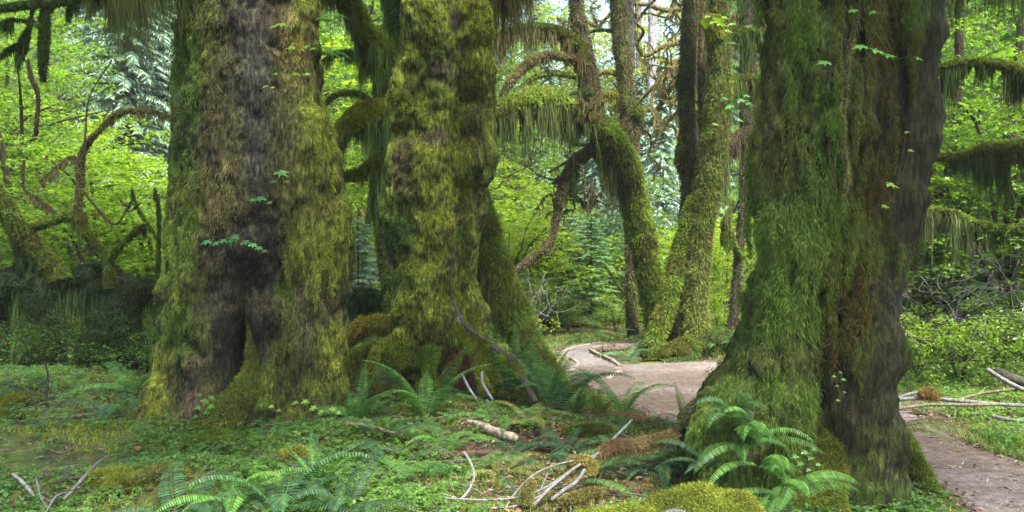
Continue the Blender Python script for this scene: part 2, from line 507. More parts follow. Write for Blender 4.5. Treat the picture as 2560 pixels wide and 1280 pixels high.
# leaf templates, x = towards the tip
def maple_leaf():
    ang = [180, 150, 112, 95, 72, 52, 38, 20, 0, -20, -38, -52, -72, -95, -112, -150]
    rad = [.05, .42, .62, .36, .40, .80, .42, .50, 1.0, .50, .42, .80, .40, .36, .62, .42]
    v = [(0, 0, 0)]
    for a, r_ in zip(ang, rad):
        v.append((r_ * math.cos(R(a)), r_ * math.sin(R(a)), -0.22 * r_ * r_ + 0.05 * math.cos(R(a * 5))))
    n_ = len(ang)
    t = [(0, 1 + (k + 1) % n_, 1 + k) for k in range(n_)]
    return np.array(v, float) * .6, np.zeros((0, 4), int), np.array(t)
ML = maple_leaf()
# mid-distance leaf: three-lobed
ML2 = (np.array([(0, 0, 0), (-.1, .3, -.04), (.25, .55, -.12), (.3, .16, 0), (.85, 0, -.12), (.3, -.16, 0), (.25, -.55, -.12), (-.1, -.3, -.04)], float) * .7,
       np.zeros((0, 4), int), np.array([(0, 3, 2), (0, 2, 1), (0, 4, 3), (0, 5, 4), (0, 6, 5), (0, 7, 6), ]))
# far leaf: bent rhombus
RH = (np.array([(-.5, 0, 0), (0, -.34, .04), (.55, 0, -.1), (0, .34, .04)], float), np.array([(0, 1, 2, 3)]), np.zeros((0, 3), int))
def trefoil():
    v = []; t = []
    for k in range(3):
        a = R(120 * k)
        for (x, y, z) in [(0, 0, 0), (.30, .26, .05), (.52, .22, -.02), (.44, 0, -.02), (.52, -.22, -.02), (.30, -.26, .05)]:
            v.append((x * math.cos(a) - y * math.sin(a), x * math.sin(a) + y * math.cos(a), z))
        b = 6 * k
        t += [(b, b + 3, b + 2), (b, b + 2, b + 1), (b, b + 4, b + 3), (b, b + 5, b + 4)]
    return np.array(v, float), np.zeros((0, 4), int), np.array(t)
TF = trefoil()

# ------------------------------------------------------------------ ground and trail
PATH_L = [(2.75, 3.0), (2.72, 4.5), (2.9, 5.6), (2.95, 6.8), (2.45, 7.6), (1.56, 8.5), (1.16, 9.9), (.78, 11.6), (.76, 12.4), (.88, 13.5), (.80, 14.5), (.88, 15.3), (1.2, 16.1), (1.9, 16.6), (3.0, 17.2)]
PATH_R = [(4.6, 3.2), (4.25, 4.8), (4.05, 5.9), (3.95, 6.9), (3.9, 7.8), (4.2, 9.4), (4.3, 11.2), (3.3, 13.3), (1.9, 13.1), (1.50, 13.25), (1.30, 14.1), (1.30, 14.8), (1.55, 15.5), (1.95, 15.9), (3.0, 16.4)]
PLc = crom(np.array([(a, b, 0.) for a, b in PATH_L]), 150)[:, :2]
PRc = crom(np.array([(a, b, 0.) for a, b in PATH_R]), 150)[:, :2]
PC = (PLc + PRc) / 2
PW = np.linalg.norm(PRc - PLc, axis=1) / 2

def path_dist(x, y):
    """signed: < 0 inside the trail"""
    x = np.asarray(x, float); y = np.asarray(y, float)
    best = np.full(x.shape, 1e9)
    for k in range(0, 150, 3):
        best = np.minimum(best, np.hypot(x - PC[k, 0], y - PC[k, 1]) - PW[k])
    return best

MOUNDS = [  # x, y, sx, sy, h
    (-2.35, 8.5, 1.5, 1.1, .16), (-.85, 9.9, 1.7, 1.0, .14), (1.65, 6.3, 1.1, .9, .12), (-3.9, 8.6, .9, .6, .16), (-4.2, 7.0, .8, .6, .16),
    (-2.1, 5.8, .8, .5, .10), (-1.45, 6.9, .7, .45, .12), (-3.2, 6.0, .9, .5, .08), (1.25, 4.9, .8, .35, .14), (.2, 7.6, 1.2, .6, .08), (2.9, 14.4, 1.1, .9, .16),
    (-5.6, 10.5, 1.5, 1.0, .2), (6.5, 11, 2, 1.6, .15), (-.55, 8.4, .35, .3, .1)]
def gh(x, y):
    x = np.asarray(x, float); y = np.asarray(y, float)
    p = np.stack([x, y, np.zeros_like(x)], -1).reshape(-1, 3)
    h = 0.10 * fbm(p * .55, 2, 31) + 0.06 * fbm(p * 1.9, 3, 33) + 0.020 * fbm(p * 6.5, 2, 35)
    h = h.reshape(x.shape)
    for a, b, sx, sy, hh in MOUNDS:
        h = h + hh * np.exp(-((x - a) / sx) ** 2 - ((y - b) / sy) ** 2)
    pd = path_dist(x, y)
    m = np.clip((pd + .05) / .5, 0, 1); m = m * m * (3 - 2 * m)
    h = h * m + (1 - m) * (-0.01)
    far = np.clip((y - 26) / 60, 0, 1)
    return h * (1 - .5 * far) + far * far * 6.0

def G(px, py, dz=0.0):
    """point of the ground seen at a photograph pixel"""
    dd = np.linspace(3, 60, 1400)
    x = (px - 1280) / F * dd; z = CH - (py - 640) / F * dd
    hit = np.nonzero(z <= gh(x, dd))[0]
    k = hit[0] if len(hit) else len(dd) - 1
    return arr(x[k], dd[k], float(gh(x[k:k + 1], dd[k:k + 1])[0]) + dz)

def grid_mesh(xs, ys, zf, colf, name, mat):
    X, Y = np.meshgrid(xs, ys)
    Z = zf(X, Y)
    V = np.stack([X, Y, Z], -1).reshape(-1, 3)
    n, m = X.shape
    i = np.arange(n - 1)[:, None]; j = np.arange(m - 1)[None]
    q = np.stack([i * m + j, i * m + j + 1, (i + 1) * m + j + 1, (i + 1) * m + j], -1).reshape(-1, 4)
    b = MB(); b.add(V, q, colf(V)); return b.build(name, mat)

def ground_col(V):
    n1 = fbm(V * 1.1, 3, 51); n2 = fbm(V * 4.3, 3, 53); n3 = fbm(V * 15, 2, 55)
    dirt = arr(.045, .032, .021)
    c = np.tile(dirt, (len(V), 1))
    c = lerp(c, arr(.080, .044, .027), np.clip(n2 * 2.2, 0, 1)[:, None] * .6)
    g = np.clip(.55 + 1.5 * n1 + .9 * n2, 0, 1)
    # greener to the left, redder litter in the middle foreground
    mid = np.exp(-((V[:, 0] - .2) / 1.4) ** 2 - ((V[:, 1] - 7.2) / 2.4) ** 2)
    g = np.clip(g - .75 * mid, 0, 1) * .85
    green = lerp(np.tile(arr(.035, .06, .014), (len(V), 1)), arr(.085, .11, .02), np.clip(.4 + 1.4 * n3, 0, 1)[:, None])
    c = lerp(c, green, g[:, None])
    return np.clip(c * (1 + .4 * n3)[:, None], .005, 1)

xs = np.unique(np.concatenate([np.linspace(-160, -12, 38), np.linspace(-12, -5, 50), np.linspace(-5, 5.5, 190), np.linspace(5.5, 12, 50), np.linspace(12, 160, 38)]))
ys = np.unique(np.concatenate([np.linspace(-60, 1, 20), np.linspace(1, 4, 20), np.linspace(4, 12, 160), np.linspace(12, 20, 80), np.linspace(20, 220, 60)]))
g = grid_mesh(xs, ys, gh, ground_col, 'ground', M_GROUND); g['kind'] = 'structure'

# trail surface: one sheet a little above the soil, with a ragged edge
b = MB(); nr, ncx = 420, 36
Lp = crom(np.array([(a, c, 0.) for a, c in PATH_L]), nr)[:, :2]; Rp = crom(np.array([(a, c, 0.) for a, c in PATH_R]), nr)[:, :2]
tt = np.linspace(0, 1, ncx)
ee = fbm(np.stack([np.linspace(0, 60, nr), np.zeros(nr), np.zeros(nr)], -1), 3, 5) * .09
ef = fbm(np.stack([np.linspace(0, 60, nr), np.ones(nr) * 9, np.zeros(nr)], -1), 3, 6) * .09
dv = nrm(Rp - Lp); Lp = Lp + dv * ee[:, None]; Rp = Rp + dv * ef[:, None]
XY = Lp[:, None] * (1 - tt)[None, :, None] + Rp[:, None] * tt[None, :, None]
Zp = gh(XY[..., 0], XY[..., 1]) + 0.014
Zp[:, 0] -= .03; Zp[:, -1] -= .03
V = np.concatenate([XY, Zp[..., None]], -1).reshape(-1, 3)
V[:, 2] += .006 * fbm(V * 8, 2, 61)
i = np.arange(nr - 1)[:, None]; j = np.arange(ncx - 1)[None]
q = np.stack([i * ncx + j, i * ncx + j + 1, (i + 1) * ncx + j + 1, (i + 1) * ncx + j], -1).reshape(-1, 4)
n1 = fbm(V * 1.6, 3, 63); n2 = fbm(V * 8, 3, 64)
pc = lerp(np.tile(arr(.125, .102, .091), (len(V), 1)), arr(.088, .066, .052), np.clip(.3 + 2 * n1, 0, 1)[:, None])
inner = np.exp(-((V[:, 1] - 14.5) / 1.6) ** 2)[:, None]
pc = lerp(pc, arr(.115, .112, .11), inner * .8) * (1 + .25 * n2)[:, None]
b.add(V, q, np.clip(pc, .01, 1)); o = b.build('trail', M_PATH); o['kind'] = 'structure'
TREE_MASK = []       # x, y, r : keep ground cover out of the trunks

# ------------------------------------------------------------------ crowns of the big trees (mostly above the frame)
def leaf_cloud(mb, centres, per, spread, size, tmpl, col, flat=.35, tilt=.35, colvar=.3, dens_noise=True):
    N = len(centres)
    c = np.repeat(centres, per, 0)
    r = rng.normal(size=(len(c), 3)); r = nrm(r) * (rng.random((len(c), 1)) ** .6)
    sp = np.repeat(np.broadcast_to(spread, N), per)[:, None]
    off = r * sp * arr(1, 1, flat)
    # each spray droops outward on its own plane
    th = np.repeat(rng.random(N) * 6.28, per); sl = np.repeat(rng.normal(size=N) * tilt, per)
    off[:, 2] += (off[:, 0] * np.cos(th) + off[:, 1] * np.sin(th)) * sl - .25 * (off[:, 0] ** 2 + off[:, 1] ** 2) / np.maximum(sp[:, 0], .05)
    p = c + off
    nz_ = rng.normal(size=p.shape) * .42 + arr(0, 0, 1)
    s = size * (.6 + .7 * rng.random(len(p)))
    cc = np.asarray(col) * (1 + colvar * np.repeat(rng.normal(size=(N, 1)), per, 0) * .6) * (.85 + .3 * rng.random((len(p), 1)))
    inst(mb, tmpl[0], tmpl[1], tmpl[2], p, frames(nz_), s, np.clip(cc, .008, .6))

def crown_over(root, tr_obj, limbs, nspray, per, col=(.07, .13, .02), size=.22, spread=.8, seed=0, extra=()):
    """limbs: world polylines x,y,z,r ; leaves hang round their outer halves"""
    mb = MB()
    cs = []
    for l_ in limbs:
        c = crom(np.array(l_), 30)[:, :3]
        cs.append(c[10:])
    cs = np.concatenate(cs)
    k = rng.integers(0, len(cs), nspray)
    ctr = cs[k] + rng.normal(size=(nspray, 3)) * arr(1.2, 1.2, .7)
    ctr = ctr[ctr[:, 2] > 5.2]
    for (ex, ey, ez, er, en) in extra:  # unseen leaf sprays added to the crown to cast shade
        ctr = np.concatenate([ctr, arr(ex, ey, ez) + nrm(rng.normal(size=(en, 3))) * rng.random((en, 1)) ** .5 * arr(er, er, er * .45)])
    leaf_cloud(mb, ctr, per, spread, size, RH, col)
    o = mb.build('crown', M_LEAF, root, smooth=False)
    return o

def radial_limbs(x, y, z0, n, length, rise, r0, seed):
    rr = np.random.default_rng(seed); out = []
    for k in range(n):
        a = 6.283 * (k + rr.random() * .7) / n; z = z0 + rr.random() * 3.5; L = length * (.7 + .5 * rr.random())
        pts = [(x, y, z, r0)]
        for s_ in (.25, .5, .75, 1):
            a2 = a + rr.normal() * .2
            pts.append((x + math.cos(a2) * L * s_, y + math.sin(a2) * L * s_, z + rise * math.sin(s_ * 2.2) + rr.normal() * .15, r0 * (1.05 - s_)))
        out.append(pts)
    return out

def big_tree(label, d0, lobes, balls, dents, base, spots, nf, wpx, extra_limbs=(), seed=0, k=22, segs=300, hang=.5, up=.6, ztop=11, crown=(8, 5.5), long_n=0, long_spots=None, limb_kw=(), chain=(), cden=1.0, extra=()):
    root = P(0, 0, d0); cx = (np.mean([p[1] for p in lobes[0][1]]) - 1280) / F * d0
    root = arr(cx, d0, 0)
    t = thing('mossy_tree', label, 'tree', root)
    zv = CH + 640 / F * d0 + .5
    V, q = cyl_trunk(lobes, balls, dents, d0, zv, ztop, seed=seed, k=k, segs=segs)
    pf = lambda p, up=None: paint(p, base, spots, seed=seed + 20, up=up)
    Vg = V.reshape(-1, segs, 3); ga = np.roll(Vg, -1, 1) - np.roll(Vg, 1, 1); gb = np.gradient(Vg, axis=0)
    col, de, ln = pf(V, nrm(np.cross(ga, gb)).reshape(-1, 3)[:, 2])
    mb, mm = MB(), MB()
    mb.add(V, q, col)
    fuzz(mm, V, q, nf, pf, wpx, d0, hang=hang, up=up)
    for ck in chain: chains(mm, V, q, ck[0], pf, d0, wpx, ck[1], box=ck[2])
    for kw in limb_kw:
        limb(mb, mm, **kw)
    fl = fbm
    rl = radial_limbs(cx, d0, zv + 1.2, crown[0], crown[1], .9, .14, seed + 50)
    for l_ in rl:
        limb(mb, mm, l_, MOSS_D, world=True, segs=8)
    tr = mb.build('trunk', M_TRUNK, t); place(tr, t, root)
    mo = mm.build('moss', M_MOSS, t); place(mo, t, root)
    co = crown_over(t, tr, rl, int(crown[0] * 11 * cden), 40, seed=seed, extra=extra); place(co, t, root)
    return t, V, q, pf, root

# ---- left giant
T1_lobes = [
    (0.05, [(-1500, 655, 110), (0, 640, 140), (300, 640, 165), (560, 632, 185), (800, 625, 185), (960, 610, 190), (1080, 590, 210)]),
    (-0.10, [(-1500, 720, 60), (0, 722, 64), (300, 745, 68), (430, 772, 72), (520, 770, 74), (620, 788, 84), (760, 785, 80), (900, 776, 84), (1080, 770, 100)]),
    (-0.02, [(-200, 520, 30), (0, 540, 45), (250, 520, 50), (400, 485, 55), (600, 478, 66), (800, 480, 72), (900, 466, 76), (1000, 446, 78), (1080, 432, 88)]),
    (0.22, [(-1500, 470, 40), (0, 460, 44), (200, 462, 44), (380, 475, 46), (560, 490, 40)])]
T1_balls = [(775, 425, 82, -.22), (808, 625, 84, -.22), (790, 770, 60, -.24), (700, 560, 60, -.30), (560, 1075, 75, -.45), (700, 1060, 90, -.40), (800, 1060, 75, -.3), (432, 1060, 72, -.25), (800, 880, 75, -.2)]
T1_dents = [(592, 890, 38, 95, .50), (560, 820, 50, 170, .12), (640, 720, 70, 50, .16), (575, 970, 22, 45, .35), (640, 300, 80, 300, .03), (690, 850, 40, 80, .08)]
T1_spots = [
    (635, 150, 120, 700, BARK_B * .9, .35, .06), (628, 230, 58, 320, arr(.105, .110, .088), .25, .04), (655, 560, 60, 130, BARK_D * 1.3, .25, .08),
    (540, 500, 80, 420, MOSS_B * .75, .8, .10), (580, 760, 110, 200, BARK_D * 1.5, .3, .06), (590, 900, 90, 140, BARK_D * .6, .06, .04), (640, 700, 60, 90, BARK_D * 1.2, .3, .05),  # dark bark, with shade of the hollow and recess painted in
    (740, 250, 60, 400, MOSS_B * 1.05, 1, .09), (800, 480, 90, 200, MOSS_Y * .9, 1, .06), (775, 350, 45, 160, MOSS_Y * .95, 1, .07), (780, 0, 50, 200, MOSS_Y * .8, 1, .06),
    (810, 640, 90, 90, MOSS_Y, 1, .06), (790, 800, 80, 120, MOSS_B * 1.2, 1, .10), (830, 880, 60, 90, MOSS_Y, 1, .07), (440, 600, 60, 230, MOSS_G * 1.1, 1, .06),
    (400, 980, 70, 120, MOSS_Y * .75, 1, .06), (700, 1000, 160, 90, MOSS_G * .95, 1, .06), (570, 1040, 45, 70, MOSS_Y * .6, .6, .03), (475, 980, 45, 110, BARK_B * 1.1, .4, .05),
    (460, 200, 50, 330, MOSS_D * 1.5, 1, .10)]
T1_limbs = [
    dict(pts=[(626, 750, 8.02, 6), (634, 850, 7.95, 16), (634, 930, 7.86, 30), (610, 985, 7.74, 46), (566, 1035, 7.62, 54), (520, 1095, 7.5, 50)], col=MOSS_Y * .4 + MOSS_D * .4, n_fuzz=7000, seed=11, segs=22, rough=.2, lf=.03),
    dict(pts=[(580, 800, 8.05, 8), (572, 870, 8.0, 9), (560, 940, 7.92, 11), (552, 1000, 7.8, 14)], col=BARK_D * 1.6, seed=12, segs=14, rough=.25),
    dict(pts=[(470, -110, 8.5, 34), (380, -60, 8.0, 26), (280, -25, 7.6, 22), (180, 0, 7.3, 17), (90, 10, 7.0, 14), (-60, 30, 6.8, 12)], col=MOSS_D, n_fuzz=4000, n_hang=9000, Lh=.62, hcol=MOSS_D * .7 + MOSS_B * .2, wpx=1.6, hrange=(0, .55), seed=3, lf=.05),
    dict(pts=[(215, -20, 7.4, 14), (122, 20, 7.1, 13), (112, 90, 7.1, 15), (108, 150, 7.1, 13), (108, 205, 7.1, 7)], col=MOSS_D * .9, n_fuzz=2500, wpx=2.2, seed=5, lf=.05),
    dict(pts=[(85, 0, 7.1, 6), (75, 60, 7.1, 4), (58, 110, 7.1, 14), (48, 150, 7.1, 8), (40, 165, 7.1, 2)], col=MOSS_D * .9, n_fuzz=1800, n_hang=500, Lh=.14, wpx=2.2, seed=6, lf=.06),
    dict(pts=[(58, 110, 7.1, 6), (30, 120, 7.1, 7), (5, 140, 7.1, 6), (-30, 150, 7.1, 4)], col=MOSS_D, n_fuzz=600, n_hang=300, Lh=.1, wpx=2.2, seed=7),
    dict(pts=[(190, 10, 7.3, 9), (175, 30, 7.3, 9), (170, 55, 7.3, 3)], col=MOSS_D, n_fuzz=600, wpx=2.2, seed=8, n_hang=300, Lh=.1),
    dict(pts=[(-60, 40, 6.8, 10), (0, 60, 6.9, 8), (30, 50, 7, 6), (90, 55, 7.0, 4)], col=MOSS_D, n_fuzz=600, n_hang=900, Lh=.2, wpx=2.2, seed=9),
]
T1, V1, q1, pf1, r1 = big_tree('giant leftmost trunk with a grey bark streak and dark hollow at its base', 8.4, T1_lobes, T1_balls, T1_dents,
    (MOSS_G * .9, .9, .06), T1_spots, 270000, 1.8, seed=1, cden=1.3, extra=[(-1.6, 2.6, 8.8, 2.6, 30), (-4.0, 4.6, 8.8, 2.2, 28)], limb_kw=T1_limbs, chain=[(70, (.1, .4), (440, 0, 620, 750)), (60, (.08, .35), (690, 250, 830, 950))], hang=.75, up=.5)  # extra: unseen sprays added to darken the left floor and lower trunk

# ---- middle giant
T2_lobes = [
    (-0.05, [(-1500, 1090, 50), (0, 1078, 52), (100, 1075, 64), (200, 1065, 78), (400, 1060, 84), (560, 1060, 88), (700, 1065, 84), (800, 1080, 88), (900, 1095, 92), (1020, 1100, 110)]),
    (0.08, [(-1500, 1145, 42), (0, 1160, 46), (100, 1172, 54), (250, 1180, 54), (400, 1170, 52), (560, 1160, 48), (700, 1150, 46), (850, 1165, 50), (950, 1180, 62), (1020, 1185, 76)])]
T2_balls = [(1178, 60, 56, -.14), (1080, 95, 66, -.20), (1015, 270, 46, -.16), (1105, 262, 44, -.27), (1194, 395, 42, -.10), (1085, 365, 46, -.28), (1095, 470, 56, -.24), (1185, 165, 54, -.10), (1005, 520, 44, -.08), (1115, 610, 48, -.26), (1065, 800, 80, -.22), (1165, 955, 50, -.28), (1055, 190, 40, -.25), (1130, 150, 40, -.25), (1160, 420, 26, -.2), (1100, 700, 55, -.24), (1020, 400, 46, -.14)]
_r = random.Random(3)
for _i in range(12):
    _y = -60 + 1000 * _i / 11 + _r.uniform(-30, 30)
    _lx, _rx = np.interp(_y, [0, 300, 560, 800, 950], [1035, 1000, 985, 1010, 1080]), np.interp(_y, [0, 300, 560, 800, 950], [1170, 1215, 1190, 1195, 1220])
    _x = _r.uniform(_lx, _rx); _u = (_x - (_lx + _rx) / 2) / max(1, (_rx - _lx) / 2)
    T2_balls.append((_x, _y + _r.uniform(-15, 15), _r.uniform(20, 32), -.25 + .20 * _u * _u))
T2_dents = [(1148, 480, 16, 240, .10), (1142, 130, 22, 60, .06), (1140, 300, 14, 60, .06), (1130, 960, 36, 45, .14), (1060, 330, 30, 20, .06), (1000, 330, 40, 18, .05), (1090, 200, 30, 14, .05)]
T2_spots = [
    (1075, 150, 60, 80, MOSS_G * .9, 1, .06), (1100, 175, 35, 35, BARK_B * 1.4, .6, .05), (1180, 300, 40, 150, MOSS_G * .8, 1, .05), (1190, 60, 60, 110, MOSS_Y * 1.05, 1, .06),
    (1140, 50, 20, 30, BARK_B * 1.3, .5, .05), (1090, 345, 45, 25, BARK_B * 1.7, .6, .05), (1015, 420, 40, 100, MOSS_B * .9, 1, .08), (1100, 430, 60, 70, MOSS_Y * 1.15, 1, .045), (1100, 600, 60, 180, MOSS_Y * 1.15, 1, .045),
    (1000, 600, 40, 90, MOSS_D * 1.6, 1, .06), (1185, 330, 25, 60, MOSS_B, 1, .07), (1160, 600, 20, 140, MOSS_G * .8, 1, .07), (1010, 700, 50, 90, MOSS_G * 1.2, 1, .05), (1100, 800, 90, 90, MOSS_Y * .9, 1, .04),
    (1140, 720, 22, 90, MOSS_Y, 1, .05), (1150, 950, 55, 60, arr(.21, .085, .04), .12, .04), (1060, 130, 30, 30, MOSS_Y, 1, .06), (1020, 260, 50, 60, MOSS_G, 1, .06), (1195, 390, 40, 40, MOSS_Y * .9, 1, .05)]
T2_limbs = [
    # buttress leaning away on the right
    dict(pts=[(1180, 430, 10.6, 30), (1200, 540, 10.8, 42), (1228, 650, 10.9, 50), (1268, 760, 10.9, 52), (1318, 860, 10.8, 44), (1370, 930, 10.6, 34), (1400, 965, 10.4, 20)], col=MOSS_G * .85, n_fuzz=16000, n_hang=4000, Lh=.35, hcol=MOSS_B * .7, hrange=(.3, .7), seed=21, segs=24, rough=.16, bark=MOSS_B * .8, lf=.06),
    # arched surface roots on the left over the dark hollow
    dict(pts=[(1080, 760, 9.9, 40), (1030, 800, 9.85, 34), (985, 815, 9.8, 26), (940, 812, 9.8, 26), (895, 825, 9.8, 27), (860, 860, 9.8, 24), (845, 930, 9.8, 26), (840, 990, 9.8, 20)], col=MOSS_Y * .85, n_fuzz=9000, n_hang=2500, Lh=.16, hrange=(.25, .8), seed=22, segs=20, rough=.3, lf=.05),
    dict(pts=[(1060, 860, 9.7, 40), (1010, 870, 9.6, 34), (960, 872, 9.55, 24), (915, 878, 9.5, 22), (882, 905, 9.5, 18), (868, 960, 9.5, 14)], col=MOSS_G * 1.15, n_fuzz=7000, n_hang=1800, Lh=.14, seed=23, segs=20, rough=.35, lf=.05),
    dict(pts=[(1100, 900, 9.6, 34), (1055, 900, 9.5, 26), (1005, 905, 9.45, 20), (965, 895, 9.4, 16), (940, 875, 9.4, 12)], col=MOSS_G * .8, n_fuzz=4500, seed=24, segs=16, rough=.3, lf=.04),
    dict(pts=[(905, 945, 9.1, 20), (945, 975, 9.0, 24), (990, 990, 8.9, 24), (1035, 1005, 8.9, 20), (1075, 1040, 8.9, 20), (1090, 1060, 8.9, 12)], col=MOSS_G * .8, n_fuzz=4000, n_hang=1500, Lh=.16, seed=25, segs=16, rough=.35, bark=BARK_D * 1.6),
    dict(pts=[(1190, 850, 9.8, 34), (1215, 920, 9.6, 30), (1228, 980, 9.4, 28), (1240, 1020, 9.3, 22)], col=MOSS_Y * .8, n_fuzz=4000, seed=26, segs=16, n_hang=900, Lh=.2),
    dict(pts=[(1180, 780, 9.9, 22), (1195, 860, 9.6, 14), (1210, 920, 9.4, 12), (1225, 990, 9.2, 10)], col=MOSS_Y * .9, n_fuzz=3000, seed=27, segs=10),
    dict(pts=[(1150, 880, 9.52, 26), (1142, 930, 9.45, 38), (1130, 975, 9.38, 40), (1120, 1020, 9.3, 36)], col=arr(.165, .085, .045), n_fuzz=3500, seed=31, segs=22, rough=.5, lf=.03),
    dict(pts=[(1185, 930, 9.45, 14), (1170, 975, 9.38, 20), (1160, 1015, 9.3, 18)], col=arr(.15, .085, .05), n_fuzz=1200, seed=32, segs=16, rough=.5, lf=.03),
    dict(pts=[(1040, 830, 9.7, 22), (990, 850, 9.55, 18), (950, 870, 9.4, 16), (930, 905, 9.3, 14), (918, 950, 9.25, 12)], col=MOSS_Y * .8, n_fuzz=4000, seed=33, segs=14, rough=.4, n_hang=900, Lh=.14),
    dict(pts=[(1080, 870, 9.5, 24), (1072, 930, 9.35, 18), (1074, 985, 9.25, 20), (1078, 1030, 9.2, 20)], col=MOSS_G, n_fuzz=4000, seed=34, segs=16, rough=.4, n_hang=700, Lh=.14),
    # short bough leaving the frame top left
    dict(pts=[(1040, 120, 10.1, 30), (1010, 60, 10.4, 34), (985, 0, 10.6, 34), (960, -90, 10.9, 30), (900, -220, 11.2, 24)], col=MOSS_D * 1.2, n_fuzz=5000, n_hang=3500, Lh=.5, seed=28, segs=14),
    dict(pts=[(1200, -100, 10.0, 30), (1260, -80, 10.2, 24), (1330, -110, 10.6, 18)], col=MOSS_D, n_fuzz=2500, n_hang=6500, Lh=.85, hcol=MOSS_B * .55, seed=29, hrange=(.1, 1)),
]
T2, V2, q2, pf2, r2 = big_tree('tall middle trunk cloaked in lumpy yellow green moss, arched roots at its foot', 10.0, T2_lobes, T2_balls, T2_dents,
    (MOSS_G * .8 + MOSS_Y * .65, 1, .032), T2_spots, 240000, 1.6, seed=2, k=26, cden=.12, limb_kw=T2_limbs, hang=.45, up=.7)

# ---- right giant
T3_lobes = [
    (-0.16, [(-1500, 2010, 75), (0, 2040, 112), (200, 2035, 120), (400, 2035, 110), (600, 2018, 108), (800, 1988, 104), (900, 1955, 110), (1000, 1912, 124), (1100, 1850, 125), (1230, 1835, 122)]),
    (0.10, [(-1500, 1965, 40), (0, 1962, 44), (300, 1958, 44), (560, 1950, 42), (750, 1922, 46), (900, 1888, 54), (1000, 1815, 62), (1100, 1780, 66), (1230, 1770, 60)]),
    (-0.15, [(-1500, 2195, 50), (0, 2194, 60), (200, 2188, 60), (400, 2172, 60), (500, 2146, 74), (600, 2128, 96), (800, 2128, 92), (1000, 2112, 100), (1150, 2125, 108), (1280, 2140, 118)]),
    (0.14, [(-1500, 2340, 60), (0, 2320, 66), (200, 2305, 68), (400, 2282, 66), (520, 2266, 68), (620, 2226, 74), (700, 2190, 72), (900, 2158, 66), (1100, 2160, 72), (1200, 2175, 82), (1280, 2188, 92)]),
    ]
T3_balls = [(1780, 1120, 70, -.2), (2160, 880, 70, -.12)]
T3_dents = [(2042, 940, 22, 150, .42), (2052, 800, 34, 60, .12), (2228, 480, 24, 240, .36), (2255, 160, 22, 240, .30), (2165, 480, 34, 130, .10), (2245, 560, 22, 220, .14), (2255, 250, 16, 200, .10), (2140, 200, 22, 160, .06), (2100, 1180, 18, 60, .06), (2085, 500, 20, 180, .05)]
DKB = arr(.040, .042, .014)
MG2 = arr(.108, .190, .030)
T3_spots = [
    (2200, 100, 60, 260, MOSS_O * .6, .8, .04), (2190, 430, 70, 120, MOSS_O * .42, .7, .04), (2310, 300, 70, 420, DKB, 1, .04), (2260, 640, 90, 200, DKB * .9, .6, .03), (2362, 300, 14, 300, arr(.07, .064, .036), .5, .03),
    (2130, 760, 130, 200, MOSS_O * .45 + DKB * .4, .7, .03), (2050, 700, 60, 130, MOSS_O * .4, .6, .04), (2225, 950, 60, 300, DKB * 1.4, .35, .025), (2130, 1000, 90, 200, DKB, .55, .025), (2245, 750, 26, 220, arr(.085, .078, .045), .3, .03),
    (2050, 930, 26, 150, BARK_D * .5, .05, .02), (2220, 1150, 80, 110, MOSS_G * .6 + DKB * .3, .8, .03), (2140, 850, 60, 60, MOSS_G * .6, .9, .04),  # first spot: shade inside the front crack, painted in
    (2254, 250, 13, 260, BARK_D * .4, .04, .02), (2232, 520, 16, 200, BARK_D * .4, .04, .02),  # shade of the groove between the stems, painted as dark strips
    (2000, 330, 110, 420, MG2, 1, .075), (1930, 300, 50, 400, MOSS_B * .6 + MG2 * .4, 1, .06), (1905, 620, 60, 160, MG2 * 1.3, 1, .055), (1960, 820, 100, 200, MG2, 1, .08), (1850, 1040, 110, 160, MG2 * .9, 1, .08), (2215, 640, 60, 40, MG2 * .8, 1, .06)]
T3_limbs = [
    dict(pts=[(2090, 960, 5.95, 26), (2078, 1060, 5.82, 40), (2064, 1150, 5.68, 56), (2048, 1230, 5.56, 70), (2030, 1310, 5.42, 84)], col=MOSS_Y * .30 + MG2 * .35, n_fuzz=16000, seed=47, segs=36, rough=.34, lf=.03, wpx=2.0),
    dict(pts=[(1830, 960, 6.2, 30), (1760, 1010, 6.15, 26), (1715, 1055, 6.1, 20), (1680, 1085, 6.1, 10), (1655, 1100, 6.1, 4)], col=BARK_B * 1.2, n_fuzz=1500, seed=41, segs=16, bark=MOSS_G * .6, lf=.03),
    dict(pts=[(2240, 1090, 6.0, 40), (2300, 1190, 5.95, 34), (2350, 1250, 5.9, 26), (2430, 1310, 5.9, 14)], col=MOSS_G * .9, n_fuzz=5000, seed=42, segs=18, bark=MOSS_O, lf=.03),
    dict(pts=[(2380, -160, 6.3, 60), (2420, -120, 6.5, 40), (2480, -90, 6.8, 30), (2560, -90, 7.2, 26), (2680, -100, 7.6, 20)], col=MOSS_D, n_fuzz=1500, n_hang=5000, Lh=.5, hcol=MOSS_D * .9, seed=43, hrange=(.2, .8), wpx=2.4),
    # dangling dead root strands down the face
    dict(pts=[(2178, 50, 5.65, 5), (2172, 130, 5.6, 5), (2165, 230, 5.6, 5), (2150, 330, 5.6, 6), (2148, 370, 5.6, 4)], col=GREYW, n_fuzz=250, seed=44, lf=.03),
    dict(pts=[(2150, 0, 5.55, 5), (2130, 100, 5.52, 7), (2115, 200, 5.5, 7), (2105, 330, 5.5, 10), (2120, 440, 5.5, 8), (2110, 490, 5.5, 3)], col=MOSS_B, n_fuzz=2200, n_hang=500, Lh=.12, seed=45, lf=.05),
    dict(pts=[(2070, 330, 5.55, 6), (2080, 410, 5.55, 7), (2088, 480, 5.55, 3)], col=MOSS_B * 1.2, n_fuzz=700, seed=46, lf=.04),
]
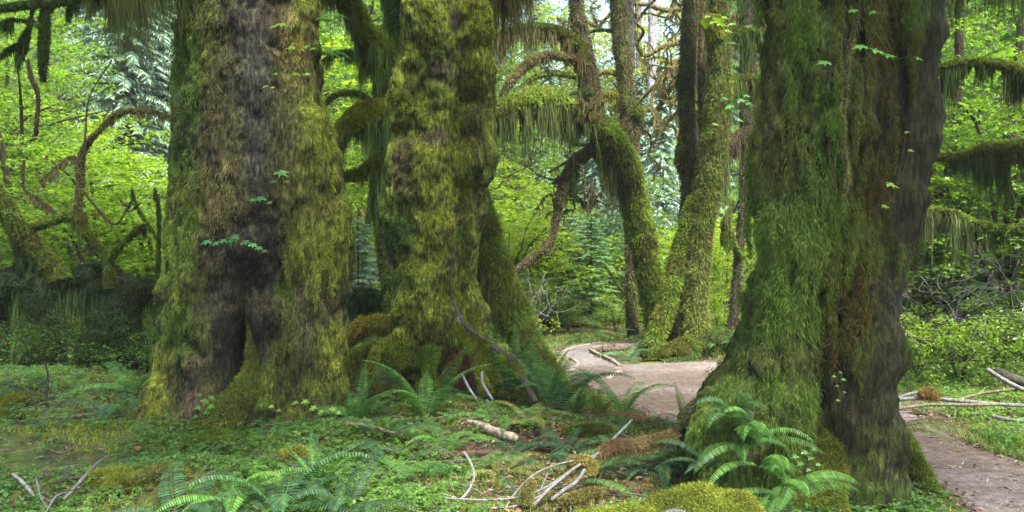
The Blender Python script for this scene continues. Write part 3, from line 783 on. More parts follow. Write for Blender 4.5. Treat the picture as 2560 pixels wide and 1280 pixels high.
T3, V3, q3, pf3, r3 = big_tree('huge rightmost double trunk, green hanging moss left and dark bark right', 6.0, T3_lobes, T3_balls, T3_dents,
    (MG2 * .8, .9, .05), T3_spots, 340000, 1.8, seed=4, k=34, segs=340, limb_kw=T3_limbs, chain=[(420, (.10, .55), (1860, -60, 2170, 900)), (240, (.08, .35), (1760, 700, 2060, 1200)), (110, (.1, .4), (2160, -60, 2290, 640))], hang=.8, up=.45, cden=1.4, extra=[(4.6, 2.8, 8.6, 2.0, 45)])  # extra: unseen sprays added to keep sun off the right stem
TREE_MASK += [(-2.5, 8.45, 1.0), (-.8, 10.0, .7), (2.05, 6.1, .65), (-.3, 10.6, .2), (1.5, 6.1, .3)]

# ------------------------------------------------------------------ the slimmer mossy trees
def slim_tree(name, label, base_px, limbs, crown=None, tops=None, seed=0, cat='tree'):
    """limbs: list of dict for limb(); first is the stem"""
    d = limbs[0]['pts'][0][2]
    root = P(limbs[0]['pts'][0][0], limbs[0]['pts'][0][1], d); root[2] = 0
    t = thing(name, label, cat, root)
    mb, mm = MB(), MB()
    for kw in limbs: limb(mb, mm, **kw)
    rl = None
    if crown:
        cx, cd, cz, n, L = crown
        rl = radial_limbs((cx - 1280) / F * cd, cd, cz, n, L, .7, .08, seed)
        for l_ in rl: limb(mb, mm, l_, MOSS_D, world=True, segs=7)
    place(mb.build('trunk', M_TRUNK, t), t, root)
    if mm.n: place(mm.build('moss', M_MOSS, t), t, root)
    if rl:
        place(crown_over(t, None, rl, int(n * 1.6), 36, size=.18, spread=.6), t, root)
    return t

GOLD = arr(.25, .235, .085)
# arching tree by the trail
slim_tree('mossy_tree', 'arching tree beside the trail whose bent bough hangs with a long curtain of moss', None, [
    dict(pts=[(1650, 858, 17.2, 46), (1648, 800, 17.2, 38), (1638, 740, 17.2, 40), (1615, 640, 17.1, 40), (1590, 520, 17, 37), (1572, 430, 16.8, 36), (1530, 350, 16.5, 42), (1480, 310, 16.2, 38), (1420, 275, 15.9, 35), (1360, 246, 15.6, 36), (1300, 258, 15.3, 34), (1245, 286, 15.1, 30), (1222, 304, 15, 18)],
         col=MOSS_G * 1.05, n_fuzz=30000, lf=.07, n_hang=13000, Lh=.72, hcol=MOSS_D * .6 + MOSS_B * .18, hrange=(.60, 1), seed=61, segs=22, bark=MOSS_B * .8, rough=.2),
    dict(pts=[(1580, 480, 16.9, 22), (1540, 420, 16.7, 20), (1500, 385, 16.6, 18), (1460, 385, 16.5, 16), (1428, 415, 16.5, 15), (1405, 470, 16.4, 13), (1392, 540, 16.4, 11), (1382, 590, 16.3, 9), (1372, 605, 16.3, 14), (1365, 620, 16.3, 15), (1330, 645, 16.3, 11), (1285, 678, 16.2, 7)],
         col=MOSS_B * .8, n_fuzz=9000, lf=.06, n_hang=5000, Lh=.7, hcol=MOSS_D * .9 + MOSS_B * .15, hrange=(.0, .38), seed=62, segs=12),
    dict(pts=[(1495, 318, 16.2, 28), (1480, 260, 16.2, 32), (1470, 190, 16.2, 30), (1455, 110, 16.2, 24), (1442, 20, 16.2, 22), (1432, -150, 16.2, 20), (1430, -450, 16.2, 16)], col=MOSS_B * .75, n_fuzz=10000, n_hang=2600, Lh=.4, hcol=MOSS_D * 1.1 + MOSS_B * .1, hrange=(.12, .7), seed=63, segs=14, bark=BARK_D * 2),
    dict(pts=[(1462, 150, 16.1, 18), (1440, 110, 16, 18), (1400, 80, 15.9, 16), (1340, 70, 15.8, 14), (1280, 78, 15.7, 12), (1225, 90, 15.6, 9)], col=MOSS_G * .8, n_fuzz=7000, n_hang=6500, Lh=.5, hcol=MOSS_B * .6, seed=64),
    dict(pts=[(1470, 165, 16.1, 14), (1420, 145, 15.9, 12), (1360, 140, 15.8, 11), (1310, 170, 15.7, 13), (1280, 200, 15.6, 12), (1255, 235, 15.6, 8)], col=MOSS_B * 1.0, n_fuzz=5000, n_hang=2500, Lh=.3, hcol=MOSS_B * .6, seed=65),
    dict(pts=[(1440, 190, 16, 9), (1370, 185, 15.9, 8), (1320, 205, 15.8, 7), (1285, 240, 15.7, 5)], col=MOSS_G, n_fuzz=1500, n_hang=700, Lh=.2, seed=66),
    dict(pts=[(1475, 235, 16.1, 18), (1440, 240, 16, 12), (1405, 250, 15.9, 7)], col=MOSS_D * 1.2, n_fuzz=1500, n_hang=900, Lh=.35, seed=67),
], crown=(1440, 16.2, 9.5, 5, 3.5), seed=611)
# upright stem behind it
slim_tree('mossy_tree', 'slim upright tree with a round burl, standing just right behind the arching tree', None, [
    dict(pts=[(1585, 850, 18, 20), (1580, 780, 18, 17), (1576, 660, 18, 15), (1575, 560, 18, 16), (1574, 430, 18, 21), (1577, 350, 18, 24), (1574, 290, 18, 27), (1562, 190, 18, 24), (1552, 80, 18, 26), (1546, -50, 18, 25), (1540, -500, 18, 18)], col=MOSS_B * .8, n_fuzz=14000, n_hang=3000, Lh=.3, seed=71, segs=16, bark=MOSS_G * .8),
    dict(pts=[(1588, 262, 17.95, 12), (1592, 285, 17.9, 20), (1590, 308, 17.95, 10)], col=MOSS_G * .8, n_fuzz=1500, seed=72),
    dict(pts=[(1562, 245, 18, 13), (1530, 240, 18, 12), (1495, 240, 18, 9)], col=MOSS_Y * .8, n_fuzz=1500, n_hang=900, Lh=.35, seed=73),
    dict(pts=[(1556, 190, 18, 8), (1520, 180, 18, 7), (1490, 190, 18, 5), (1470, 200, 18, 4)], col=GOLD, n_fuzz=900, seed=74),
    dict(pts=[(1550, 80, 18, 6), (1500, 75, 18, 5), (1470, 82, 18, 4)], col=MOSS_D, n_fuzz=500, seed=75),
    dict(pts=[(1578, 170, 18.2, 9), (1577, 60, 18.2, 9), (1572, -80, 18.2, 9), (1568, -300, 18.2, 8)], col=BARK_G * .6, seed=76),
    dict(pts=[(1575, 740, 18, 6), (1550, 720, 18, 5), (1530, 690, 18, 4), (1510, 660, 18, 3)], col=MOSS_G, n_fuzz=400, seed=77, n_hang=150, Lh=.15),
], crown=(1545, 18, 10, 5, 3.2), seed=612)
# pair right of the trail
slim_tree('mossy_tree', 'dark narrow upright trunk at the left of the pair standing by the trail log', None, [
    dict(pts=[(1690, 870, 14.9, 34), (1698, 760, 14.9, 26), (1708, 640, 14.9, 21), (1722, 500, 14.9, 24), (1719, 350, 14.9, 24), (1716, 230, 14.9, 24), (1722, 100, 14.9, 23), (1726, -60, 14.9, 21), (1728, -500, 14.9, 16)], col=BARK_B * .6 + MOSS_G * .3, n_fuzz=13000, n_hang=3500, Lh=.35, seed=81, segs=16, bark=MOSS_D * 1.3, hcol=MOSS_B * .6),
    dict(pts=[(1710, 185, 14.85, 12), (1706, 208, 14.8, 18), (1710, 230, 14.85, 10)], col=MOSS_D * 1.4, n_fuzz=1500, seed=82),
    dict(pts=[(1704, 340, 14.85, 8), (1698, 400, 14.8, 13), (1702, 430, 14.85, 8)], col=MOSS_G * .9, n_fuzz=1500, seed=83),
    dict(pts=[(1752, 500, 15.1, 12), (1758, 330, 15.1, 13), (1755, 180, 15.1, 13), (1758, 0, 15.1, 12), (1760, -350, 15.1, 11)], col=MOSS_B * .9, n_fuzz=5000, n_hang=3000, Lh=.45, seed=84),
], crown=(1725, 14.9, 9, 5, 3.2), seed=613)
slim_tree('mossy_tree', 'thick mossy tree with spreading root legs at the right edge of the trail bend', None, [
    dict(pts=[(1742, 905, 14.1, 54), (1738, 850, 14.1, 42), (1736, 760, 14.1, 37), (1744, 640, 14.1, 38), (1764, 500, 14.1, 37), (1786, 350, 14.1, 37), (1799, 210, 14.1, 34), (1797, 70, 14.1, 28), (1792, -60, 14.1, 24), (1790, -500, 14.1, 18)], col=MOSS_G * .6 + MOSS_B * .3, n_fuzz=32000, n_hang=14000, Lh=.7, hcol=MOSS_D * 1.0 + MOSS_B * .25, hrange=(.5, .95), seed=91, segs=22, bark=MOSS_G),
    dict(pts=[(1628, 872, 14.0, 22), (1655, 800, 14.05, 27), (1682, 710, 14.1, 29), (1706, 620, 14.15, 27), (1735, 520, 14.15, 24), (1752, 470, 14.15, 16)], col=MOSS_G * 1.05, n_fuzz=14000, seed=92, segs=18, rough=.2),
    dict(pts=[(1730, 865, 13.9, 30), (1690, 868, 13.7, 22), (1655, 884, 13.6, 15), (1605, 888, 13.5, 8)], col=MOSS_G * .75, n_fuzz=7000, seed=93, segs=14, rough=.6),
    dict(pts=[(1740, 890, 13.8, 22), (1700, 902, 13.6, 14), (1660, 908, 13.4, 8)], col=MOSS_D * 1.3, n_fuzz=4000, seed=94, segs=14, rough=.6),
    dict(pts=[(1782, 420, 14.1, 26), (1815, 375, 14.2, 22), (1850, 345, 14.3, 20), (1905, 330, 14.4, 18), (1990, 330, 14.6, 14)], col=BARK_B, n_fuzz=4500, n_hang=4000, Lh=.45, seed=95, segs=12, hcol=MOSS_B * .6),
    dict(pts=[(1790, 95, 14.0, 22), (1782, 65, 13.95, 26), (1786, 40, 13.95, 18)], col=MOSS_Y * .75, n_fuzz=2500, seed=96),
    dict(pts=[(1800, 90, 14.2, 18), (1850, 78, 14.4, 15), (1910, 82, 14.6, 13), (1990, 80, 14.8, 10)], col=MOSS_G * .7, n_fuzz=3500, n_hang=6500, Lh=.62, hcol=MOSS_D * .9 + MOSS_B * .15, seed=97),
    dict(pts=[(1805, 210, 14.2, 14), (1850, 195, 14.4, 13), (1910, 200, 14.6, 11), (1990, 200, 14.8, 9)], col=MOSS_G * .7, n_fuzz=3000, n_hang=6000, Lh=.55, hcol=MOSS_D * .9 + MOSS_B * .15, seed=98),
    dict(pts=[(1795, -20, 14.2, 20), (1850, -40, 14.4, 18), (1930, -60, 14.6, 14)], col=MOSS_D, n_fuzz=2000, n_hang=6000, Lh=.6, hcol=MOSS_D, seed=99),
], crown=(1792, 14.1, 8.6, 6, 3.6), seed=614)
slim_tree('mossy_tree', 'thin crooked stem seen just left of the huge right trunk, behind the trail bend', None, [
    dict(pts=[(1832, 822, 16.5, 15), (1840, 720, 16.5, 13), (1848, 620, 16.5, 13), (1858, 500, 16.5, 12), (1864, 380, 16.5, 14), (1868, 250, 16.5, 20), (1872, 100, 16.5, 26), (1872, -80, 16.5, 26), (1870, -400, 16.5, 18)], col=BARK_B * 1.1, n_fuzz=7000, n_hang=4000, Lh=.6, seed=101, hcol=MOSS_D * 1.2, hrange=(.3, .9)),
    dict(pts=[(1852, 640, 16.4, 8), (1830, 600, 16.3, 9), (1815, 565, 16.3, 14), (1822, 535, 16.3, 8), (1835, 500, 16.3, 3)], col=MOSS_G * .8, n_fuzz=1800, n_hang=900, Lh=.25, seed=102),
    dict(pts=[(1815, 565, 16.3, 9), (1812, 600, 16.3, 12), (1824, 618, 16.3, 7)], col=MOSS_G * .8, n_fuzz=900, n_hang=500, Lh=.2, seed=103),
], crown=(1870, 16.5, 9.2, 4, 3), seed=615)
# dark tree in the gap between the left and the middle giant
slim_tree('mossy_tree', 'dark tree with drooping arched boughs seen in the gap left of the middle trunk', None, [
    dict(pts=[(1000, 905, 12.8, 38), (985, 760, 12.8, 32), (965, 600, 12.8, 30), (955, 470, 12.8, 32), (960, 330, 12.8, 36), (968, 200, 12.8, 40), (985, 100, 12.8, 42), (998, -20, 12.8, 36), (1000, -350, 12.8, 30)], col=MOSS_G * .8, n_fuzz=16000, n_hang=12000, Lh=.6, hcol=MOSS_D * 1.2 + MOSS_B * .25, hrange=(.35, .85), seed=111, segs=16, bark=BARK_D * 1.6),
    dict(pts=[(985, 120, 12.7, 40), (950, 118, 12.4, 36), (920, 95, 12.2, 33), (900, 55, 12.1, 30), (880, 15, 12.0, 28), (850, -20, 11.9, 24), (800, -60, 11.8, 20)], col=MOSS_G * .95, n_fuzz=12000, n_hang=8500, Lh=.6, hcol=MOSS_D * 1.2 + MOSS_B * .25, hrange=(.1, 1), seed=112, segs=14),
    dict(pts=[(975, 275, 12.7, 26), (930, 275, 12.4, 30), (895, 292, 12.2, 30), (862, 320, 12.1, 24), (840, 345, 12.0, 15), (828, 380, 12, 8)], col=MOSS_Y * .8, n_fuzz=9000, n_hang=9000, Lh=.5, hcol=MOSS_D * 1.3 + MOSS_B * .3, seed=113, segs=14),
    dict(pts=[(960, 380, 12.7, 18), (935, 405, 12.4, 17), (905, 432, 12.3, 16), (870, 442, 12.2, 14), (835, 446, 12.1, 10)], col=MOSS_G * .65, n_fuzz=4000, n_hang=1800, Lh=.22, seed=114),
    dict(pts=[(965, 165, 12.5, 10), (935, 155, 12.4, 11), (908, 163, 12.3, 9), (902, 185, 12.3, 3)], col=MOSS_G * .9, n_fuzz=1500, n_hang=900, Lh=.35, seed=115),
    dict(pts=[(950, 280, 12.9, 8), (915, 245, 12.8, 9), (875, 232, 12.8, 9), (835, 240, 12.8, 8), (812, 262, 12.8, 6)], col=MOSS_G * .8, n_fuzz=2000, n_hang=500, Lh=.15, seed=116),
    dict(pts=[(940, 160, 12.9, 10), (870, 130, 12.8, 8), (820, 145, 12.8, 7), (780, 180, 12.8, 5)], col=MOSS_D * 1.4, n_fuzz=1500, n_hang=2200, Lh=.3, seed=117),
], crown=(1000, 12.8, 8, 6, 3.6), seed=616)
TREE_MASK += [(2.9, 14.2, .5), (2.85, 17.2, .35)]

# ------------------------------------------------------------------ left background: nurse log, bent stems
def simple_thing(name, label, cat, limbs, mat=M_TRUNK, group=None, part='wood'):
    c0 = limbs[0].get('pts')[0]
    root = P(*c0[:3]) if not limbs[0].get('world') else arr(*c0[:3])
    mb, mm = MB(), MB()
    for kw in limbs: limb(mb, mm, **kw)
    if mm.n:
        t = thing(name, label, cat, root, group)
        place(mb.build(part, mat, t), t, root); place(mm.build('moss', M_MOSS, t), t, root)
        return t
    o = mb.build(name, mat); return tag(o, label, cat, group)

DK = MOSS_D * .6 + BARK_D * .25
simple_thing('nurse_log', 'long dark raised log on root stilts draped with hanging moss, behind the left giant', 'fallen log', [
    dict(pts=[(-160, 680, 12.6, 40), (0, 712, 12.6, 44), (90, 700, 12.5, 56), (170, 722, 12.6, 36), (260, 708, 12.6, 50), (340, 726, 12.6, 34), (400, 716, 12.6, 44), (520, 740, 12.6, 26)], col=DK, n_fuzz=14000, n_hang=6000, Lh=.7, hcol=DK * 1.3, seed=121, segs=22, rough=.8, clump=4),
    dict(pts=[(120, 700, 12.5, 62), (112, 780, 12.45, 50), (124, 860, 12.4, 46), (110, 940, 12.3, 66)], col=DK, n_fuzz=6000, n_hang=5000, Lh=.5, seed=122, segs=14, hcol=DK),
    dict(pts=[(320, 700, 12.5, 60), (300, 790, 12.45, 56), (310, 860, 12.4, 52), (322, 940, 12.3, 70)], col=DK, n_fuzz=6000, n_hang=5000, Lh=.5, seed=123, segs=14, hcol=DK),
    dict(pts=[(225, 710, 12.7, 34), (236, 800, 12.7, 30), (222, 910, 12.6, 40)], col=DK, n_fuzz=4000, n_hang=3000, Lh=.5, seed=124, segs=14, hcol=DK),
    dict(pts=[(5, 700, 12.6, 24), (2, 800, 12.6, 20), (0, 900, 12.5, 22)], col=DK, n_fuzz=3000, n_hang=3000, Lh=.4, seed=125, segs=12, hcol=DK),
    dict(pts=[(112, 880, 12.4, 16), (80, 905, 12.3, 12), (50, 922, 12.2, 8)], col=DK, n_fuzz=800, seed=126),
    dict(pts=[(110, 880, 12.4, 14), (150, 915, 12.2, 10), (165, 930, 12.1, 6)], col=DK, n_fuzz=800, seed=127),
], part='log')
simple_thing('bent_stem', 'thick dark mossy stem bowing down to the raised log at the left edge', 'tree trunk', [
    dict(pts=[(150, 705, 12.4, 34), (128, 665, 12.4, 32), (85, 625, 12.3, 30), (48, 585, 12.2, 28), (20, 530, 12.1, 27), (-30, 460, 12, 26), (-90, 330, 12, 24), (-120, 100, 12, 20)], col=MOSS_G * .7, n_fuzz=12000, n_hang=6000, Lh=.35, seed=131, segs=16, hcol=DK)], part='trunk')
slim_tree('vine_maple', 'crooked vine maple with mossy forked stems rising from the raised log', None, [
    dict(pts=[(278, 720, 12.3, 18), (275, 680, 12.3, 15), (268, 650, 12.3, 13), (240, 610, 12.3, 11), (212, 575, 12.3, 12), (193, 545, 12.3, 15), (150, 545, 12.3, 13), (100, 562, 12.3, 11), (60, 575, 12.3, 9)], col=MOSS_G * .75, n_fuzz=9000, n_hang=2200, Lh=.22, seed=132, hcol=DK),
    dict(pts=[(270, 655, 12.3, 10), (296, 620, 12.2, 9), (325, 592, 12.2, 8), (352, 572, 12.1, 9), (362, 560, 12.1, 3)], col=MOSS_G * .7, n_fuzz=3000, n_hang=1100, Lh=.2, seed=133, hcol=DK),
    dict(pts=[(193, 548, 12.3, 12), (196, 500, 12.3, 9), (202, 450, 12.3, 11), (200, 405, 12.3, 10), (215, 365, 12.3, 8), (245, 330, 12.2, 7), (285, 290, 12.1, 7), (330, 277, 12, 6), (385, 280, 12, 5), (430, 292, 12, 4)], col=MOSS_B * .65 + MOSS_G * .2, n_fuzz=8000, n_hang=1800, Lh=.16, seed=134),
    dict(pts=[(200, 400, 12.3, 5), (175, 395, 12.3, 5), (140, 420, 12.3, 4), (100, 455, 12.3, 3)], col=MOSS_B * .7, n_fuzz=1200, n_hang=900, Lh=.22, seed=135),
    dict(pts=[(210, 480, 12.2, 3), (250, 530, 12.2, 3), (290, 560, 12.1, 2), (330, 500, 12.1, 2)], col=MOSS_B * .6, n_fuzz=700, n_hang=600, Lh=.12, seed=136),
    dict(pts=[(150, 545, 12.3, 4), (100, 500, 12.4, 4), (60, 470, 12.4, 3), (60, 400, 12.4, 3)], col=MOSS_B * .6, n_fuzz=800, n_hang=900, Lh=.2, seed=137),
    dict(pts=[(212, 390, 12.2, 3), (214, 330, 12.2, 3), (225, 240, 12.2, 2), (280, 150, 12.2, 2)], col=BARK_D * 2, n_fuzz=100, seed=138),
    dict(pts=[(90, 340, 12.5, 5), (95, 240, 12.5, 6), (80, 200, 12.5, 6), (70, 150, 12.5, 4)], col=MOSS_B * .4, n_fuzz=700, n_hang=500, Lh=.15, seed=139),
])
slim_tree('vine_maple', 'slender mossy sapling stem close against the left side of the left giant', None, [
    dict(pts=[(392, 760, 12.0, 6), (395, 660, 12, 6), (398, 560, 12, 5), (394, 500, 12, 5), (386, 470, 12, 3)], col=MOSS_G * .6, n_fuzz=1200, n_hang=700, Lh=.2, seed=140, hcol=DK),
    dict(pts=[(395, 600, 12, 3), (370, 560, 12, 3), (345, 520, 12, 3), (330, 470, 12, 2)], col=MOSS_G * .6, n_fuzz=500, n_hang=500, Lh=.18, seed=141, hcol=DK)])
simple_thing('mossy_log', 'dark mossy log lying in the gap between the left and middle giants', 'fallen log', [
    dict(pts=[(800, 735, 13.5, 26), (880, 745, 13.4, 32), (960, 755, 13.3, 30), (1040, 765, 13.2, 26)], col=MOSS_D * 1.3, n_fuzz=6000, n_hang=7000, Lh=.8, seed=143, segs=14, hcol=DK)], part='log')

# right side: boughs reaching in over the bushes
simple_thing('mossy_bough', 'upper arched mossy bough reaching in from the right edge of the picture', 'bough', [
    dict(pts=[(2700, 330, 8.8, 22), (2600, 220, 8.9, 18), (2545, 178, 9.0, 16), (2480, 158, 9.2, 14), (2420, 155, 9.3, 13), (2340, 170, 9.4, 11)], col=MOSS_G * .8, n_fuzz=7000, n_hang=5500, Lh=.42, hcol=DK, seed=151, wpx=2.2),
    dict(pts=[(2560, 180, 8.9, 8), (2575, 240, 8.9, 7), (2585, 330, 8.9, 5)], col=MOSS_G * .7, n_fuzz=900, n_hang=900, Lh=.3, seed=152)], part='branch')
simple_thing('mossy_bough', 'lower level mossy bough reaching in from the right edge of the picture', 'bough', [
    dict(pts=[(2720, 340, 9.0, 28), (2600, 368, 9.2, 26), (2520, 372, 9.3, 22), (2460, 372, 9.4, 15), (2400, 395, 9.5, 12), (2330, 392, 9.6, 10)], col=MOSS_G * .7, n_fuzz=8000, n_hang=8000, Lh=.45, hcol=DK, seed=153, wpx=2.2, hrange=(0, .85)),
    dict(pts=[(2530, 375, 9.2, 13), (2510, 430, 9.2, 12), (2522, 470, 9.2, 9), (2540, 490, 9.2, 4)], col=DK, n_fuzz=1500, n_hang=1500, Lh=.25, seed=154)], part='branch')
simple_thing('mossy_bough', 'sagging moss fringed bough low among the bushes right of the huge right trunk', 'bough', [
    dict(pts=[(2700, 640, 10.6, 20), (2600, 590, 10.8, 17), (2520, 575, 11, 14), (2440, 560, 11, 12), (2380, 530, 11, 9), (2310, 520, 11, 7)], col=MOSS_G * .8, n_fuzz=5000, n_hang=7000, Lh=.5, hcol=DK * 1.1 + MOSS_B * .1, seed=155)], part='branch')
slim_tree('mossy_tree', 'dim slender trunk in the shaded bushes right of the huge right trunk', None, [
    dict(pts=[(2312, 900, 13.5, 16), (2318, 760, 13.5, 14), (2322, 640, 13.5, 13), (2360, 480, 13.5, 12), (2390, 300, 13.5, 12), (2400, 0, 13.5, 12), (2400, -400, 13.5, 9)], col=BARK_B * .7, n_fuzz=3000, n_hang=1800, Lh=.3, seed=157),
    ], crown=(2400, 13.5, 7.5, 5, 3), seed=617)
slim_tree('mossy_tree', 'dim leaning trunk at the far right of the picture behind the boughs', None, [
    dict(pts=[(2600, 880, 14, 22), (2575, 700, 14, 20), (2540, 520, 14, 18), (2530, 300, 14, 17), (2560, 60, 14, 17), (2600, -400, 14, 12)], col=BARK_B * .7, n_fuzz=3000, n_hang=2500, Lh=.4, seed=158),
    ], crown=(2560, 14, 7, 6, 3.6), seed=618)

# golden bare boughs, top centre right
def twiggy(pts0, r0, depth, seed, spread=.7, lift=0.0):
    rr = np.random.default_rng(seed); out = []
    def rec(p, dirn, L, r, dp):
        n = 5; pl = [p.copy()]; d = dirn.copy()
        for k in range(n):
            d = nrm(d + rr.normal(size=3) * .38 + arr(0, 0, lift)); p = p + d * L / n; pl.append(p.copy())
        out.append(np.column_stack([np.array(pl), np.linspace(r, r * .55, n + 1)]))
        if dp == 0: return
        for k in range(rr.integers(2, 5)):
            q = pl[rr.integers(1, n + 1)]
            d2 = nrm(d + rr.normal(size=3) * spread)
            rec(q, d2, L * (.5 + .25 * rr.random()), r * .6, dp - 1)
    for p, d, L in pts0: rec(np.asarray(p, float), nrm(np.asarray(d, float)), L, r0, depth)
    return out
gl = [dict(pts=[(1738, 860, 21, 15), (1738, 600, 21, 15), (1735, 300, 21, 15), (1738, 100, 21, 14), (1740, -150, 21, 12), (1740, -420, 21, 10)], col=BARK_B, n_fuzz=2500, seed=160)]
st = []
for (px, py, dx, dz, L) in [(1735, 180, -1, -.1, 2.0), (1736, 90, -1, .1, 2.2), (1736, 20, -1, .25, 2.2), (1738, -60, -1, .1, 2.6), (1735, 260, -1, .15, 1.2), (1738, 60, 1, .2, 1.5), (1736, -20, -.6, .6, 2.0), (1736, 140, -1, .35, 1.9)]:
    st.append((P(px, py, 21), (dx, -.25, dz), L))
for l_ in twiggy(st, .07, 3, 9): gl.append(dict(pts=l_, world=True, col=GOLD, n_fuzz=int(260 * l_[0, 3] / .03), n_hang=60, Lh=.22, lf=.05, seed=161, segs=6, hcol=GOLD * .8, rough=.25))
slim_tree('bare_tree', 'bare branched tree with bright golden moss, top centre right before the pale gap', None, gl)

# a few twiggy low branches left of the arching tree
gl = []
for l_ in twiggy([(P(1560, 330, 16.6), (-1, 0, -.35), 1.8), (P(1500, 330, 16.3), (-.8, .1, -.8), 1.6), (P(1420, 290, 16), (-.6, .1, -.8), 1.3)], .045, 3, 12):
    gl.append(dict(pts=l_, world=True, col=MOSS_B * .7, n_fuzz=150, n_hang=60, Lh=.2, seed=162, segs=6))
tmb, tmm = MB(), MB()
for kw in gl: limb(tmb, tmm, **kw)
root = P(1500, 330, 16.3)
arch = [o for o in C.objects if o.get('label', '').startswith('arching tree beside')][0]
for nm, m_, mt in (('twigs', tmb, M_TRUNK), ('twig_moss', tmm, M_MOSS)):
    o = m_.build(nm, mt, arch); place(o, arch, np.array(arch.location))

# ------------------------------------------------------------------ leafy trees and shrubs of the background
def leafy_variant(kind, seed):
    """returns stem mesh and crown mesh, base at the origin"""
    global rng
    keep = rng; rng = np.random.default_rng(seed)
    mb, mc = MB(), MB()
    rr = rng
    if kind == 'vine':           # spreading understory maple, leaves in tiers
        H, Rr, ns, per, lf = 6.2, 2.6, 150, 70, .125
        for k in range(6):
            a = rr.random() * 6.28; L = Rr * (.5 + .5 * rr.random()); h = H * (.5 + .45 * rr.random())
            pts = [(0, 0, -.1, .055), (math.cos(a) * L * .15, math.sin(a) * L * .15, h * .4, .045), (math.cos(a) * L * .45, math.sin(a) * L * .45, h * .8, .03), (math.cos(a) * L, math.sin(a) * L, h * .93, .012)]
            V, q, t, *_ = tube(pts, segs=7, rough=.2, n=18); mb.addf(V, q, t, MOSS_B * .6)
        c = rr.normal(size=(ns, 3)); c = nrm(c) * rr.random((ns, 1)) ** .45 * arr(Rr, Rr, H * .46) + arr(0, 0, H * .52)
        leaf_cloud(mc, c, per, .62 * (.6 + .8 * rr.random(ns)), lf, ML2, (1, 1, 1), flat=.11, tilt=.28, colvar=.38)
    elif kind == 'tall':         # bigleaf maple mass
        H, Rr, ns, per, lf = 13, 3.6, 200, 60, .2
        for k in range(5):
            a = rr.random() * 6.28; L = Rr * (.4 + .5 * rr.random()); h = H * (.55 + .4 * rr.random())
            pts = [(0, 0, -.2, .22), (math.cos(a) * L * .1, math.sin(a) * L * .1, h * .4, .17), (math.cos(a) * L * .45, math.sin(a) * L * .45, h * .8, .09), (math.cos(a) * L, math.sin(a) * L, h, .03)]
            V, q, t, *_ = tube(pts, segs=8, rough=.2, n=22); mb.addf(V, q, t, MOSS_B * .7)
        c = rr.normal(size=(ns, 3)); c = nrm(c) * rr.random((ns, 1)) ** .5 * arr(Rr, Rr, H * .44) + arr(0, 0, H * .55)
        leaf_cloud(mc, c, per, .8, lf, ML2, (1, 1, 1), flat=.15, tilt=.35, colvar=.35)
    elif kind == 'shrub':
        H, Rr, ns, per, lf = 1.35, .95, 60, 42, .055
        for k in range(9):
            a = rr.random() * 6.28; L = Rr * (.3 + .6 * rr.random()); h = H * (.5 + .5 * rr.random())
            pts = [(0, 0, -.05, .012), (math.cos(a) * L * .4, math.sin(a) * L * .4, h * .6, .009), (math.cos(a) * L, math.sin(a) * L, h, .004)]
            V, q, t, *_ = tube(pts, segs=5, rough=.1, n=10); mb.addf(V, q, t, BARK_B)
        c = rr.normal(size=(ns, 3)); c = nrm(c) * rr.random((ns, 1)) ** .5 * arr(Rr, Rr, H * .45) + arr(0, 0, H * .52)
        leaf_cloud(mc, c, per, .22, lf, RH, (1, 1, 1), flat=.45, tilt=.4, colvar=.25)
    elif kind == 'spruce':       # conifer, drooping tiers of needle sprays
        H, Rr = 18, 3.0
        V, q, t, *_ = tube([(0, 0, -.3, .26), (0.05, 0, H * .5, .16), (0, 0, H, .02)], segs=8, rough=.08, n=30); mb.addf(V, q, t, BARK_G * .5)
        P_, D_, L_, C_ = [], [], [], []
        for k in range(400):
            z = .6 + (H - .8) * (k / 400) ** 1.05; a = k * 2.4 + rr.random(); L = Rr * (1 - z / H) ** .75 * (.7 + .5 * rr.random()) + .15
            s_ = np.linspace(.08, 1, 18)
            x = np.cos(a) * L * s_; y = np.sin(a) * L * s_; zz = z + .12 * L * s_ - .42 * L * s_ ** 2
            V, q, t, *_ = tube(np.column_stack([x, y, zz, np.linspace(.018, .004, 18)])[::4], segs=4, rough=0, n=6); mb.addf(V, q, t, BARK_D * 1.5)
            for i_ in range(18):
                for sg in (-1, 1, 0):
                    dd = arr(math.cos(a + sg * 1.0), math.sin(a + sg * 1.0), -.35 - .3 * rr.random())
                    P_.append((x[i_], y[i_], zz[i_])); D_.append(dd); L_.append((.16 + .30 * L / Rr * (1 - .5 * s_[i_])) * (.6 + .7 * rr.random())); C_.append(.8 + .4 * rr.random())
        P_ = np.array(P_); D_ = np.array(D_); L_ = np.array(L_)
        strands(mc, P_, D_, L_, .10, grav=.35, nseg=2, col=np.array(C_)[:, None] * arr(1, 1, 1), wob=.12)
    elif kind == 'sapling':      # young feathery spruce
        H, Rr = 2.9, 1.0
        V, q, t, *_ = tube([(0, 0, -.1, .04), (0.02, 0, H * .5, .025), (0, 0, H, .006)], segs=6, rough=.08, n=14); mb.addf(V, q, t, BARK_B)
        P_, D_, L_ = [], [], []
        for k in range(95):
            z = .15 + (H - .2) * (k / 95); a = k * 2.4 + rr.random(); L = Rr * (1 - z / H) ** .8 * (.7 + .5 * rr.random()) + .06
            s_ = np.linspace(.1, 1, 16)
            x = np.cos(a) * L * s_; y = np.sin(a) * L * s_; zz = z + .18 * L * s_ - .2 * L * s_ ** 2
            for i_ in range(16):
                for sg in (-1, 1, -.5, .5):
                    P_.append((x[i_], y[i_], zz[i_])); D_.append((math.cos(a + sg * .9), math.sin(a + sg * .9), -.1 + .3 * rr.normal() * .3)); L_.append((.07 + .20 * L) * (.6 + .7 * rr.random()))
